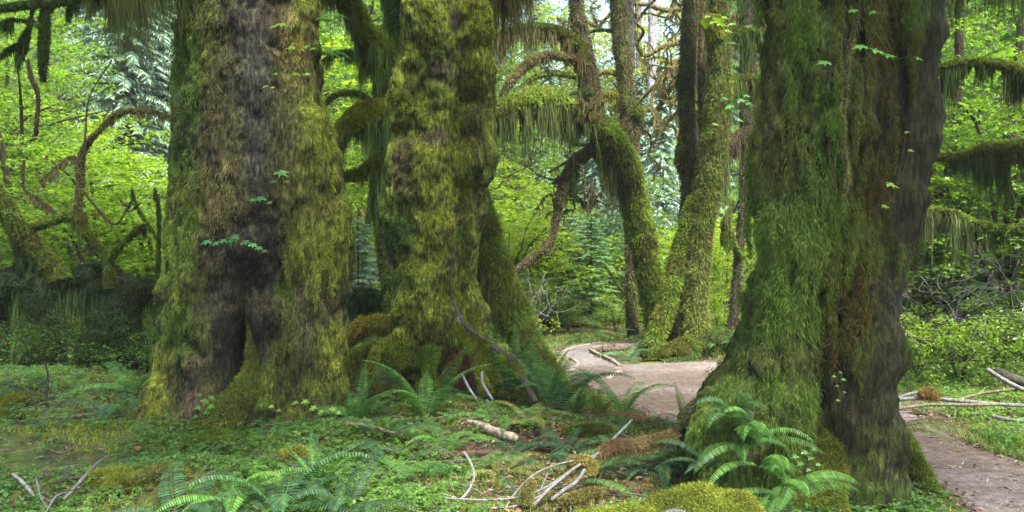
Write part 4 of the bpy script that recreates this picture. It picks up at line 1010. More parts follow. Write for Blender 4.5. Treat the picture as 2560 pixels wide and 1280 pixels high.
        strands(mc, np.array(P_), np.array(D_), np.array(L_), .022, grav=.1, nseg=2, col=(1, 1, 1), wob=.1)
    a_ = mb.mesh('trunk', M_TRUNK); b_ = mc.mesh('crown', M_NEEDLE if kind in ('spruce', 'sapling') else M_LEAF, smooth=False)
    rng = keep
    return a_, b_
VAR = {k: [leafy_variant(k, 900 + 10 * i + s_) for s_ in range(n)] for i, (k, n) in enumerate([('vine', 4), ('tall', 3), ('shrub', 3), ('spruce', 3), ('sapling', 2)])}

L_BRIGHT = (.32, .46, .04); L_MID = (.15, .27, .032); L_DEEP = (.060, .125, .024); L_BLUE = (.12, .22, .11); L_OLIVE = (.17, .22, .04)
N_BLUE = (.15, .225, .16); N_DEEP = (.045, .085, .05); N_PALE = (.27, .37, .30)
NAMES = {'vine': ('vine_maple', 'tree'), 'tall': ('maple_tree', 'tree'), 'shrub': ('shrub', 'shrub'), 'spruce': ('spruce_tree', 'conifer'), 'sapling': ('spruce_sapling', 'conifer')}
def plantit(kind, px, d, scale, col, label, group=None, rz=None, v=None, zs=1.0, name=None, dz=0.0):
    x = (px - 1280) / F * d
    z = float(gh(np.array([x]), np.array([float(d)]))[0]) - .05 + dz
    nm, cat = NAMES[kind]
    t = thing(name or nm, label, cat, (x, d, z), group, rz=rz if rz is not None else random.random() * 6.28)
    t.scale = (scale, scale, scale * zs)
    a_, b_ = VAR[kind][(v if v is not None else random.randrange(99)) % len(VAR[kind])]
    for nm_, me in (('trunk' if kind != 'shrub' else 'stems', a_), ('crown' if kind != 'shrub' else 'leaves', b_)):
        o = bpy.data.objects.new(nm_, me); C.objects.link(o); o.parent = t
        o.color = (*col, 1) if me is b_ else (1, 1, 1, 1)
    return t

# left of the left giant
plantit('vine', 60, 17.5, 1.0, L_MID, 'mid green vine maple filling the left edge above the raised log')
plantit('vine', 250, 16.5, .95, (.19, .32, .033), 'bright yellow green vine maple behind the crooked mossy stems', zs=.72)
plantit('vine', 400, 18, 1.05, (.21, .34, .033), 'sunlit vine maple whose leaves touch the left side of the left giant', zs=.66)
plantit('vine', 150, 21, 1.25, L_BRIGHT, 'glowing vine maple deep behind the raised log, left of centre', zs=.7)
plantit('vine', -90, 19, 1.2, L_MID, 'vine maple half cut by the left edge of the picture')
plantit('tall', 20, 25, .85, L_MID, 'tall maple crown in the upper left under the hanging moss lumps')
plantit('tall', 150, 33, .75, L_OLIVE, 'olive green maple high behind the vine maples on the left')
plantit('tall', -120, 29, 1.1, L_MID, 'tall green maple beyond the left edge foliage')
plantit('spruce', 320, 27, .85, N_BLUE, 'grey green conifer with drooping sprays, left of the left giant')
plantit('spruce', 410, 30, .95, (.19, .27, .20), 'pale hazy conifer just left of the left giant high up')
plantit('spruce', 180, 42, 1.2, N_BLUE, 'blue green conifer far back in the upper left')
plantit('spruce', 60, 46, 1.3, N_DEEP, 'dark conifer far back near the upper left corner')
plantit('vine', 330, 26, 1.3, L_BRIGHT, 'lime green understory maple seen low through the crooked stems', zs=.6)
# gap between left and middle giants
plantit('vine', 900, 17, 1.0, L_MID, 'green vine maple in the gap between the left and middle giants')
plantit('vine', 860, 22, 1.2, L_BRIGHT, 'bright vine maple deep in the gap right of the left giant')
plantit('tall', 900, 27, .9, L_MID, 'maple crown behind the dark drooping tree')
plantit('tall', 780, 33, 1.1, L_MID, 'tall maple behind the left giant, showing at its upper right side')
plantit('spruce', 930, 42, 1.2, N_BLUE, 'conifer far back in the gap between the two left giants')
plantit('sapling', 895, 14.5, .8, N_BLUE, 'small blue green spruce low in the gap behind the surface roots')
# centre
plantit('vine', 1270, 18.5, .55, L_BRIGHT, 'brilliant yellow green maple right of the middle trunk', v=1)
plantit('vine', 1330, 22, .62, L_BRIGHT, 'lime green maple below the hanging moss curtain', v=2)
plantit('vine', 1180, 21, .9, L_BRIGHT, 'bright maple hidden mostly by the middle trunk')
plantit('vine', 1440, 26, .5, (.16, .27, .14), 'cool green bushy maple under the arched bough', v=0)
plantit('vine', 1560, 27, .36, (.17, .28, .12), 'green maple between the arching tree and the upright stem, low', v=3)
plantit('sapling', 1478, 20.5, .9, (.17, .29, .12), 'feathery young spruce left of the arching tree by the trail end')
plantit('sapling', 1420, 21, 1.0, (.20, .31, .16), 'second feathery young spruce, a little behind and left of the first')
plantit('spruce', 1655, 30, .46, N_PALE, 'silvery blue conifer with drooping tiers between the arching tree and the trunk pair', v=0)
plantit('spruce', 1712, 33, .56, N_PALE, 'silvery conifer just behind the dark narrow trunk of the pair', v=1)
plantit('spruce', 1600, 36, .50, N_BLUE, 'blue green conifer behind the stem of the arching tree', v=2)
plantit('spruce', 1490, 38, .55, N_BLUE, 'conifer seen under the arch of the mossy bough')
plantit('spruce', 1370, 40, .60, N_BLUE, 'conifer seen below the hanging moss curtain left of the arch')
plantit('tall', 1300, 36, .72, L_MID, 'maple behind the moss curtain right of the middle trunk')
plantit('tall', 1420, 44, 1.05, L_OLIVE, 'olive crown high behind the upright limb of the arching tree')
plantit('tall', 1250, 48, 1.2, L_MID, 'tall pale crown at the upper right of the middle trunk')
plantit('vine', 1690, 20.5, .40, L_BRIGHT, 'bright yellow green maple low between the arching tree and the pair of trunks')
plantit('vine', 1815, 19.5, .45, L_BRIGHT, 'lime maple low between the thick root legged tree and the crooked stem')
plantit('vine', 1800, 25, .9, L_MID, 'maple behind the pair of trunks by the trail bend')
plantit('spruce', 1790, 38, .85, N_BLUE, 'conifer behind the thick root legged tree')
plantit('tall', 1880, 40, 1.1, L_MID, 'tall crown hidden mostly behind the huge right trunk')
# right
plantit('vine', 2390, 13.5, .85, L_MID, 'vine maple with tiered leaves just right of the huge right trunk')
plantit('vine', 2520, 12.5, .85, L_MID, 'vine maple at the right edge under the lower bough')
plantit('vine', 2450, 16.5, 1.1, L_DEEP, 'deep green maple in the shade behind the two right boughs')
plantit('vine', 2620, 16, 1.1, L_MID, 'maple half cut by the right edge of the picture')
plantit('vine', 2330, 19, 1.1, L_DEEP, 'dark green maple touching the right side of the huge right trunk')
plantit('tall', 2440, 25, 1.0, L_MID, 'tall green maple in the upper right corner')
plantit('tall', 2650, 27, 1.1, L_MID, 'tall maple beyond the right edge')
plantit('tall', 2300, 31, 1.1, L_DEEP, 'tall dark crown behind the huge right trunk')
plantit('spruce', 2500, 37, 1.1, N_BLUE, 'blue green conifer far back on the right')
plantit('spruce', 2360, 42, 1.2, N_BLUE, 'conifer far back beside the huge right trunk')
plantit('sapling', 2420, 12.8, .95, (.10, .17, .06), 'olive young spruce in the dead twigs right of the huge right trunk')
plantit('sapling', 2545, 14.5, 1.0, N_BLUE, 'blue green spruce sapling near the right edge above the sticks')
plantit('tall', 1640, 43, 1.15, (.30, .36, .10), 'pale yellow green crown glowing behind the golden boughs')
plantit('tall', 1740, 46, 1.2, (.28, .34, .09), 'pale yellow green crown behind the dark narrow trunk of the pair')
plantit('tall', 1545, 48, 1.15, (.28, .34, .09), 'pale yellow green crown behind the slim upright tree')
plantit('tall', 1350, 50, 1.3, (.24, .33, .07), 'pale green crown far behind the upper mossy arches')
# far wall of forest so that no bare horizon shows
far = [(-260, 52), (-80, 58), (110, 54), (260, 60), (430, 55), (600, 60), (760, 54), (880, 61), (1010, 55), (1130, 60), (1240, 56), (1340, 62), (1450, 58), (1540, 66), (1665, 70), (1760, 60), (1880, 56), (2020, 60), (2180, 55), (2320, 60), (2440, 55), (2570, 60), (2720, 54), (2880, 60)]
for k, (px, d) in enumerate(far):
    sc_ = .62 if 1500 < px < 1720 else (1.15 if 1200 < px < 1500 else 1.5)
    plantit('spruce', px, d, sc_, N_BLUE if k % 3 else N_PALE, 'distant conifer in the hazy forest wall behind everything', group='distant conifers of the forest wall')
for k, (px, d) in enumerate([(-180, 40), (30, 38), (500, 42), (650, 40), (1060, 38), (1180, 44), (1980, 44), (2140, 40), (2560, 44), (2760, 40)]):
    plantit('tall', px, d, 1.15, L_MID, 'distant green maple crown before the forest wall', group='distant maples before the forest wall')

# pale conifer trunks far away
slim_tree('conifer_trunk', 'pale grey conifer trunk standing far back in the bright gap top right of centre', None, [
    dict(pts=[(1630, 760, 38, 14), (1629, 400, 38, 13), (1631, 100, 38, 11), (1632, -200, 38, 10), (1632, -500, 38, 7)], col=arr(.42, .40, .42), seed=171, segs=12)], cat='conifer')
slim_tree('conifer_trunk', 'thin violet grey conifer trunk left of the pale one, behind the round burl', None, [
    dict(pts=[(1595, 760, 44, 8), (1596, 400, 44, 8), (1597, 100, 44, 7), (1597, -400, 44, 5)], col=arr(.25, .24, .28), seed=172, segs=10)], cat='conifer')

# low shrubs
SH = [(1290, 17.2, 1.0, L_BRIGHT, 'bright shrub at the foot of the brilliant maple right of the middle trunk'),
      (1365, 18.3, .9, L_MID, 'green shrub before the young spruces at the end of the trail'),
      (1540, 19.5, .7, L_BRIGHT, 'small lime shrub behind the trail between spruce and upright stem'),
      (1420, 19, .6, L_OLIVE, 'low olive shrub behind the far bend of the trail'),
      (1680, 18.6, .8, L_BRIGHT, 'lime shrub behind the foot of the arching tree'),
      (1805, 17.5, .8, L_BRIGHT, 'lime shrub behind the trunk pair'),
      (2290, 11.2, .75, (.19, .31, .035), 'bright leafy shrub touching the right side of the huge right trunk'),
      (2400, 10.6, .66, (.19, .31, .035), 'rounded bright shrub behind the fallen poles on the right'),
      (2500, 11.3, .8, L_MID, 'leafy green shrub near the right edge behind the fallen poles'),
      (2590, 10.2, .8, L_MID, 'green shrub cut by the right edge'),
      (2340, 13, 1.2, L_MID, 'larger green shrub in the shade beyond the dead twigs'),
      (2470, 14, 1.3, L_OLIVE, 'olive shrub in the thicket at right'),
      (2600, 13.2, 1.3, L_MID, 'tall shrub in the thicket at the right edge'),
      (60, 15.5, .9, L_MID, 'green shrub behind the stilts of the raised log near the left edge'),
      (230, 15.2, .9, L_BRIGHT, 'bright shrub behind the raised log, between its stilts'),
      (380, 15, .8, L_MID, 'green shrub between the raised log and the left giant'),
      (880, 15.6, .9, L_MID, 'low green shrub in the gap beyond the surface roots'),
      (960, 17, 1.0, L_MID, 'green shrub left of the middle trunk behind the mossy log')]
SH += [(1235, 19.5, 2.1, L_BRIGHT, 'tall lime bush right beside the middle trunk'), (1310, 20.5, 2.2, L_BRIGHT, 'tall lime bush under the moss curtain'), (1385, 22, 2.1, L_MID, 'tall green bush under the arch of the mossy bough'),
       (1255, 23.5, 2.6, L_BRIGHT, 'big sunlit bush deep behind the leaning buttress'), (1445, 23.5, 2.3, L_BLUE, 'blue green bush behind the young spruces'), (1520, 24.5, 2.3, L_BLUE, 'blue green bush left of the upright stem, far'),
       (1600, 22, 1.3, L_BRIGHT, 'lime bush seen between upright stem and arching tree'), (1675, 21.5, 1.9, L_BRIGHT, 'tall lime bush between the arching tree and the pair'), (1720, 23.5, 2.0, L_MID, 'green bush behind the dark narrow trunk of the pair'),
       (1810, 21.5, 2.3, L_BRIGHT, 'tall lime bush between the pair and the huge right trunk'), (1350, 27, 2.8, L_BLUE, 'large blue green bush far behind the moss curtain'), (1570, 28, 2.6, L_BLUE, 'large blue green bush far behind the upright stem'),
       (900, 19.5, 2.2, L_MID, 'tall green bush far in the gap left of the middle trunk'), (130, 20, 2.2, L_BRIGHT, 'tall bright bush behind the raised log at left'), (350, 20.5, 2.2, L_MID, 'tall green bush left of the left giant'),
       (2370, 16, 2.1, L_MID, 'tall bush in the shade behind the dead twigs'), (2500, 17, 2.2, L_BRIGHT, 'tall bright bush between the right boughs and the poles')]
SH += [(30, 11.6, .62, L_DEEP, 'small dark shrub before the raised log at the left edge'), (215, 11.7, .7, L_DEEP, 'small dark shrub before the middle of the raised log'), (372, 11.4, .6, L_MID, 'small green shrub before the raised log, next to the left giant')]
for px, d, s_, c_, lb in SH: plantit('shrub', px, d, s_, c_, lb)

# ------------------------------------------------------------------ ferns
def frond_mesh(seed, L=1.0, rise=62, droop=95, n=34, wid=.13, curl=0.0):
    rr = np.random.default_rng(seed); mb = MB()
    s_ = np.linspace(0, 1, 26); ang = R(rise) - R(droop) * s_ ** 1.25
    dx = np.cos(ang) / 25 * L; dz = np.sin(ang) / 25 * L
    x = np.concatenate([[0], np.cumsum(dx)[:-1]]); z = np.concatenate([[0], np.cumsum(dz)[:-1]]); y = curl * x ** 2
    V, q, t, *_ = tube(np.column_stack([x, y, z, np.linspace(.0048, .0015, 26)])[::3], segs=4, rough=0, n=16); mb.addf(V, q, t, (1.5, 1.0, .9))
    T = nrm(np.stack([np.gradient(x), np.gradient(y), np.gradient(z)], -1))
    Pn, Vt = [], []
    for k in range(n):
        u = .10 + .89 * k / (n - 1); i_ = u * 25; a = int(min(i_, 24)); f = i_ - a
        p = arr(x[a] + (x[a + 1] - x[a]) * f, y[a] + (y[a + 1] - y[a]) * f, z[a] + (z[a + 1] - z[a]) * f); tg = T[a]
        sd = nrm(np.cross(arr(0, 0, 1) + tg * 0, tg)); up = np.cross(tg, sd)
        prof = min(1, (u - .04) / .22) ** .7 * (1 - ((u - .3) / .72) ** 2 if u > .3 else 1); prof = max(prof, .08)
        for sg in (-1, 1):
            l = wid * L * prof * (.93 + .14 * rr.random()); w_ = .0155 * L * (.8 + .4 * prof)
            d = nrm(sd * sg + tg * .38 - up * (.18 + .12 * rr.random())); wv = nrm(np.cross(up, d)) * w_ * .5
            m1 = p + d * l * .35 + up * .006; m2 = p + d * l * .75 - up * .01
            Vt += [p, m1 - wv, m1 + wv, m2 - wv * .8 + tg * .002, m2 + wv * .8, p + d * l - up * .03 * l / wid]
    Vt = np.array(Vt); k = len(Vt) // 6; b = (np.arange(k) * 6)[:, None]
    t = np.concatenate([np.concatenate([b, b + 1, b + 2], 1), np.concatenate([b + 3, b + 5, b + 4], 1)])
    q = np.concatenate([b + 1, b + 3, b + 4, b + 2], 1)
    mb.addf(Vt, q, t, (1, 1, 1))
    return mb.mesh('frond', M_FERN, smooth=False)
FR = [frond_mesh(1, rise=68, droop=100), frond_mesh(2, rise=56, droop=90, curl=.2), frond_mesh(3, rise=46, droop=85, curl=-.25), frond_mesh(4, rise=72, droop=75, wid=.12), frond_mesh(5, rise=34, droop=78, curl=.15), frond_mesh(6, rise=80, droop=48, wid=.115, curl=.1), frond_mesh(7, rise=20, droop=85, curl=-.1)]
F_BLUE = (.046, .112, .046); F_GREEN = (.070, .17, .038); F_BRIGHT = (.085, .20, .040); F_DARK = (.035, .085, .035); F_BROWN = (.17, .095, .04); F_OLIVE = (.12, .15, .035)
def fern(px, py, size, n, col, label, style='spread', az=None, azr=math.pi, dz=0.0, loc=None, group=None, name='sword_fern'):
    p = arr(*loc) if loc is not None else G(px, py)
    t = thing(name, label, 'fern', (p[0], p[1], p[2] + dz - .01), group)
    pool = {'spread': [0, 1, 2, 4], 'up': [3, 5, 0], 'low': [4, 6, 2], 'hang': [6, 4]}[style]
    for k in range(n):
        o = bpy.data.objects.new('frond', FR[random.choice(pool)]); C.objects.link(o); o.parent = t
        a = (az + random.uniform(-azr, azr)) if az is not None else 6.283 * (k + random.uniform(-.3, .3)) / n
        s_ = size * 1.08 * random.uniform(.7, 1.15)
        o.rotation_euler = (R(random.uniform(-14, 14)), R(random.uniform(-10, 12)), a); o.scale = (s_, s_, s_)
        v = random.uniform(.75, 1.3); o.color = (col[0] * v, col[1] * v, col[2] * v, 1)
    return t
D2 = math.radians
FERNS = [
    (300, 1035, .62, 9, F_BLUE, 'bluish sword fern drooping at the left foot of the left giant', 'low', None, 3),
    (345, 985, .6, 8, F_GREEN, 'arching fern leaning on the left flank of the left giant', 'spread', None, 3),
    (130, 960, .62, 7, F_GREEN, 'long fronded fern near the left edge behind the bare upright stick', 'low', None, 3),
    (205, 955, .5, 7, F_GREEN, 'mid green fern between the leftmost fern and the left giant', 'low', None, 3),
    (130, 1075, .32, 6, F_BLUE, 'small bluish fern under the fallen stick at left', 'low', None, 3),
    (585, 1275, .58, 10, F_BRIGHT, 'bright fern at the bottom edge below the left giant', 'spread', None, 3),
    (450, 1320, .6, 9, F_BLUE, 'wide blue green fern cut by the bottom edge at left', 'low', None, 3),
    (700, 1300, .62, 10, F_BLUE, 'dense blue green fern at the bottom edge right of the bright one', 'spread', None, 3),
    (800, 1255, .45, 8, F_GREEN, 'upright fern at the bottom, below the right foot of the left giant', 'up', None, 3),
    (800, 1100, .42, 5, F_BLUE, 'small grey green fern before the right foot of the left giant', 'low', None, 3),
    (895, 1065, .62, 9, F_GREEN, 'upright fern standing against the right side of the left giant', 'up', None, 3),
    (895, 1140, .48, 6, F_BLUE, 'broad fern below the short stick right of the left giant', 'low', None, 3),
    (1000, 1175, .52, 8, F_DARK, 'dark sprawling fern in the bottom centre', 'low', None, 3),
    (1065, 1060, .75, 7, F_GREEN, 'tall fern rising before the red rotten hollow', 'up', None, 3),
    (1110, 1130, .5, 9, F_BRIGHT, 'bright fern left of the broken wood piece', 'spread', None, 3),
    (1060, 1215, .5, 7, F_GREEN, 'drooping fern with hanging fronds at bottom centre left', 'low', None, 3),
    (1180, 1045, .42, 6, F_BRIGHT, 'light green fern behind the broken wood piece', 'low', None, 3),
    (1275, 985, .85, 9, F_GREEN, 'tall fern clump behind the leaning fallen branch', 'up', None, 3),
    (1330, 1000, .8, 8, F_GREEN, 'tall fern right of the leaning fallen branch', 'up', None, 3),
    (1235, 960, .6, 7, F_GREEN, 'fern at the foot of the middle trunk under the fallen branch', 'spread', None, 3),
    (1385, 1045, 1.02, 4, F_DARK, 'tall dark frond clump standing before the left edge of the trail', 'up', None, 3),
    (1440, 1040, .45, 8, F_GREEN, 'spiky fern at the near edge of the trail', 'up', None, 3),
    (1500, 1040, .42, 7, F_OLIVE, 'olive fern at the near edge of the trail', 'up', None, 3),
    (1560, 1045, .58, 5, F_BRIGHT, 'pale fern leaning over the near edge of the trail', 'up', None, 3),
    (1640, 1075, .55, 6, F_BROWN, 'withered brown fern between the trail and the huge right trunk', 'low', None, 3),
    (1420, 1130, .6, 9, F_DARK, 'dark grey green fern above the pale twigs', 'low', None, 3),
    (1350, 1160, .45, 6, F_BLUE, 'blue green fern left of the pale twigs', 'low', None, 3),
    (1520, 1110, .45, 6, F_GREEN, 'fern behind the orange mossy stick', 'low', None, 3),
    (1640, 1180, .48, 8, F_BLUE, 'blue green fern left of the huge right trunk', 'low', None, 3),
    (1720, 1080, .45, 6, F_OLIVE, 'olive dry fern at the left root tip of the huge right trunk', 'up', None, 3),
    (1600, 1250, .38, 6, F_GREEN, 'small fern behind the bright mossy log at the bottom', 'low', None, 3),
    (1290, 1250, .4, 6, F_DARK, 'small dark fern at the bottom among the pale twigs', 'low', None, 3),
    (1570, 900, .55, 9, F_BLUE, 'fern in front of the short log by the trail', 'low', None, 3),
    (1640, 865, .55, 8, F_BLUE, 'fern behind the short log at the foot of the pair of trunks', 'low', None, 3),
    (1605, 855, .5, 7, F_BLUE, 'small fern beside the foot of the upright stem', 'low', None, 3),
    (1785, 880, .5, 7, F_GREEN, 'fern right of the thick root legged tree', 'low', None, 3),
    (1450, 850, .55, 8, F_GREEN, 'low fern beyond the far bend of the trail', 'low', None, 3),
    (1530, 846, .5, 7, F_GREEN, 'low fern beyond the trail under the young spruce', 'low', None, 3),
    (60, 900, .7, 9, F_GREEN, 'fern under the raised log near the left edge', 'low', None, 3),
    (270, 910, .65, 9, F_GREEN, 'fern under the raised log between its stilts', 'low', None, 3),
    (2310, 1030, .35, 6, F_GREEN, 'small fern on the grassy bank right of the huge right trunk', 'low', None, 3),
]
FERNS += [
    (830, 1150, .42, 8, F_GREEN, 'green fern right of the pale moss cushion', 'low', None, 3),
    (960, 1110, .45, 8, F_DARK, 'dark fern above the straight stick', 'spread', None, 3),
    (1140, 1090, .42, 8, F_GREEN, 'green fern left of the pale twig in the centre', 'low', None, 3),
    (1250, 1060, .5, 9, F_GREEN, 'green fern behind the wood piece at the tuft of twigs', 'low', None, 3),
    (1330, 1070, .5, 9, F_OLIVE, 'olive fern between the wood piece and the trail edge', 'spread', None, 3),
    (1300, 1130, .5, 8, F_DARK, 'dark fern just below the wood piece', 'low', None, 3),
    (1180, 1180, .48, 8, F_GREEN, 'green fern below the dark brown curved stick', 'low', None, 3),
    (950, 1240, .5, 9, F_GREEN, 'green fern at the bottom edge left of the curved pale branch', 'low', None, 3),
    (860, 1290, .5, 9, F_DARK, 'dark fern at the bottom edge, left of bottom centre', 'spread', None, 3),
    (1250, 1190, .42, 7, F_OLIVE, 'olive fern right of the curved pale branch', 'low', None, 3),
    (1480, 1190, .42, 7, F_DARK, 'dark fern among the tufts of the forked grey branch', 'low', None, 3),
    (1560, 1160, .45, 8, F_GREEN, 'green fern below the tan tuft of the forked branch', 'low', None, 3),
    (1380, 1010, .6, 8, F_GREEN, 'green upright fern left of the tall dark frond clump', 'up', None, 3),
    (1200, 1010, .55, 8, F_DARK, 'dark fern under the yellow mossy limb', 'spread', None, 3),
    (1000, 1060, .5, 8, F_DARK, 'dark fern below the gnarled left roots of the middle trunk', 'low', None, 3),
    (640, 1195, .4, 8, F_GREEN, 'green fern left of the pale moss cushion', 'low', None, 3),
    (400, 1150, .36, 7, F_GREEN, 'small green fern right of the drooping bluish fern', 'low', None, 3),
    (60, 980, .5, 8, F_DARK, 'dark fern at the left edge behind the mossy hummock', 'low', None, 3),
    (430, 905, .5, 7, F_DARK, 'dark fern behind the left flank of the left giant', 'up', None, 3),
    (1700, 1230, .42, 7, F_DARK, 'dark fern between the mossy bottom log and the huge right trunk', 'low', None, 3),
]
for (px, py, s_, n, c_, lb, st_, az, azr) in FERNS: fern(px, py, s_, n, c_, lb, st_)
fern(0, 0, .50, 10, F_GREEN, 'large drooping fern on the root flare of the huge right trunk', 'spread', az=D2(-95), azr=1.5, loc=P(1868, 1120, 5.42))
fern(0, 0, .44, 8, F_BLUE, 'blue green fern arching over the left root of the huge right trunk', 'spread', az=D2(-130), azr=1.1, loc=P(1830, 1055, 5.62))
fern(0, 0, .46, 7, F_BRIGHT, 'bright fern with long fronds hanging below the huge right trunk', 'low', az=D2(-85), azr=1.0, loc=P(1900, 1165, 5.35))
fern(0, 0, .50, 8, F_GREEN, 'fern cut by the bottom edge before the huge right trunk', 'spread', az=D2(-70), azr=1.3, loc=P(1950, 1240, 5.12))
fern(0, 0, .42, 7, F_DARK, 'dark fern below the left root of the huge right trunk', 'spread', az=D2(-150), azr=1.3, loc=P(1770, 1170, 5.45))
# fern hanging from the right flank of the right giant
fern(0, 0, .62, 3, F_OLIVE, 'few long fronds reaching over the trail at the right foot of the huge right trunk', 'hang', az=D2(-15), azr=.25, loc=P(2225, 1075, 5.75))
fern(0, 0, .34, 3, F_BRIGHT, 'small licorice fern growing from the top right side of the left giant', 'hang', az=D2(0), azr=.5, loc=P(785, 50, 8.2), name='licorice_fern')
fern(0, 0, .45, 4, F_BRIGHT, 'bright licorice fern high in the gap beside the left giant', 'hang', az=D2(-30), azr=.6, loc=P(790, 135, 8.3), name='licorice_fern')

# ------------------------------------------------------------------ ground cover (uncountable)
def scatter_xy(n, x0, x1, y0, y1, wf):
    x = rng.uniform(x0, x1, n)
    y = 1 / rng.uniform(1 / y1, 1 / y0, n)             # denser near the camera
    keep_ = np.abs(x) < y * .68 + .8
    x, y = x[keep_], y[keep_]
    w_ = wf(x, y); k = rng.random(len(x)) < w_
    return x[k], y[k]
def free(x, y, pad=0.0):
    m = np.ones(len(x))
    for a, b_, r_ in TREE_MASK: m = m * (np.hypot(x - a, y - b_) > r_ * .8 + pad)
    return m
def pn(x, y, f, s): return fbm(np.stack([x * f, y * f, np.zeros_like(x)], -1), 3, s)

def w_oxa(x, y):
    pd = path_dist(x, y)
    mid = np.exp(-((x - .3) / 1.1) ** 2 - ((y - 7.2) / 1.8) ** 2)
    return np.clip(.62 + 1.6 * pn(x, y, .9, 81) + .8 * pn(x, y, 3.5, 82) - .45 * mid, 0, 1) * np.clip((pd - .02) / .25, 0, 1) * free(x, y, -.05)
x, y = scatter_xy(120000, -9, 9, 4.2, 17, w_oxa)
p = np.stack([x, y, gh(x, y)], -1); hgt = .03 + .06 * rng.random(len(x)); p[:, 2] += hgt
b = MB(); c_ = np.tile(arr(.085, .18, .034), (len(x), 1)) * (.6 + .7 * rng.random((len(x), 1)))
c_ = lerp(c_, np.tile(arr(.125, .235, .036), (len(x), 1)), np.clip(pn(x, y, 1.3, 83) * 2, 0, 1)[:, None] * .6)
inst(b, TF[0], TF[1], TF[2], p, frames(rng.normal(size=p.shape) * .28 + arr(0, -.15, 1)), .034 + .026 * rng.random(len(x)), c_)
o = b.build('sorrel_groundcover', M_LEAF, smooth=False); o['kind'] = 'stuff'

def w_moss(x, y):
    pd = path_dist(x, y)
    mid = np.exp(-((x - .3) / 1.0) ** 2 - ((y - 7.0) / 1.8) ** 2)
    return np.clip(.7 + 1.8 * pn(x, y, .8, 91) - .4 * mid, .04, 1) * np.clip((pd - .0) / .3, 0, 1) * free(x, y, -.3)
x, y = scatter_xy(430000, -9, 9, 4.2, 18, w_moss)
p = np.stack([x, y, gh(x, y) - .003], -1)
t_ = np.clip(.45 + 1.8 * pn(x, y, 1.1, 92), 0, 1)[:, None]
c_ = lerp(np.tile(MOSS_G * .9, (len(x), 1)), np.tile(MOSS_Y * 1.05, (len(x), 1)), t_) * (.7 + .6 * rng.random((len(x), 1)))
b = MB(); strands(b, p, rng.normal(size=p.shape) * .5 + arr(0, 0, 1), (.02 + .03 * rng.random(len(x))) * (1 + y * .03), .0011 * y, grav=.1, nseg=2, col=c_)
o = b.build('moss_carpet', M_MOSS); o['kind'] = 'stuff'

# litter: fallen leaves, needles and twiglets
def w_lit(x, y):
    pd = path_dist(x, y)
    mid = np.exp(-((x - .3) / 1.4) ** 2 - ((y - 7.2) / 2.2) ** 2)
    edge = np.exp(-(pd / .18) ** 2)
    return np.clip(.10 + .8 * mid + .55 * edge + .3 * pn(x, y, 2.5, 95), 0, 1) * np.where(pd < -.1, .22, 1)
x, y = scatter_xy(60000, -6, 7, 4.0, 17, w_lit)
p = np.stack([x, y, gh(x, y) + .014 + .012 * rng.random(len(x))], -1)
pd = path_dist(x, y); p[:, 2] += np.where(pd < 0, .006, 0)
b = MB(); c_ = np.array([(.115, .06, .036), (.17, .10, .055), (.07, .042, .028), (.21, .15, .09), (.11, .045, .032)])[rng.integers(0, 5, len(x))]
inst(b, RH[0], RH[1], RH[2], p, frames(rng.normal(size=p.shape) * .3 + arr(0, 0, 1)), .022 + .03 * rng.random(len(x)), c_)
k = rng.random(len(x)) < .35
strands(b, p[k] + arr(0, 0, .01), rng.normal(size=(k.sum(), 3)) * arr(1, 1, .12), .04 + .14 * rng.random(k.sum()), .005, grav=.02, nseg=2, col=np.array([(.17, .10, .06), (.28, .22, .17), (.10, .06, .04)])[rng.integers(0, 3, k.sum())], wob=.15)
o = b.build('leaf_litter', M_LITTER, smooth=False); o['kind'] = 'stuff'

# grass and pebbles
def w_gr(x, y):
    pd = path_dist(x, y)
    return np.clip(np.exp(-((pd - .35) / .45) ** 2) * (.4 + 1.4 * pn(x, y, 1.3, 97)), 0, 1) * (pd > .02) * np.where(x > 3, 1, .12) * free(x, y)
x, y = scatter_xy(260000, 0, 9, 4.5, 17, w_gr)
p = np.stack([x, y, gh(x, y)], -1)
b = MB(); c_ = arr(.115, .22, .035) * (.6 + .8 * rng.random((len(x), 1)))
strands(b, p, rng.normal(size=p.shape) * .4 + arr(0, 0, 1), .04 + .08 * rng.random(len(x)), .0010 * y, grav=.35, nseg=2, col=c_)
o = b.build('grass', M_MOSS, smooth=False); o['kind'] = 'stuff'
TVp = np.array([(-.5, -.4, 0), (.5, -.45, 0), (.45, .4, 0), (-.4, .5, 0), (-.2, -.15, .35), (.25, -.2, .3), (.2, .2, .4), (-.2, .22, .32)])
TQp = np.array([(0, 1, 5, 4), (1, 2, 6, 5), (2, 3, 7, 6), (3, 0, 4, 7), (4, 5, 6, 7)])
x, y = scatter_xy(60000, 0, 6, 4.0, 17, lambda x, y: (path_dist(x, y) < -.03) * np.clip(.35 + pn(x, y, 1.5, 99), 0, 1))
p = np.stack([x, y, gh(x, y) + .010], -1)
b = MB(); c_ = np.array([(.16, .145, .14), (.10, .085, .08), (.24, .22, .205), (.12, .085, .07)])[rng.integers(0, 4, len(x))]
inst(b, TVp, TQp, np.zeros((0, 3), int), p, frames(rng.normal(size=p.shape) * .2 + arr(0, 0, 1)), .010 + .016 * rng.random(len(x)) ** 2, c_)
o = b.build('gravel', M_WOOD, smooth=False); o['kind'] = 'stuff'

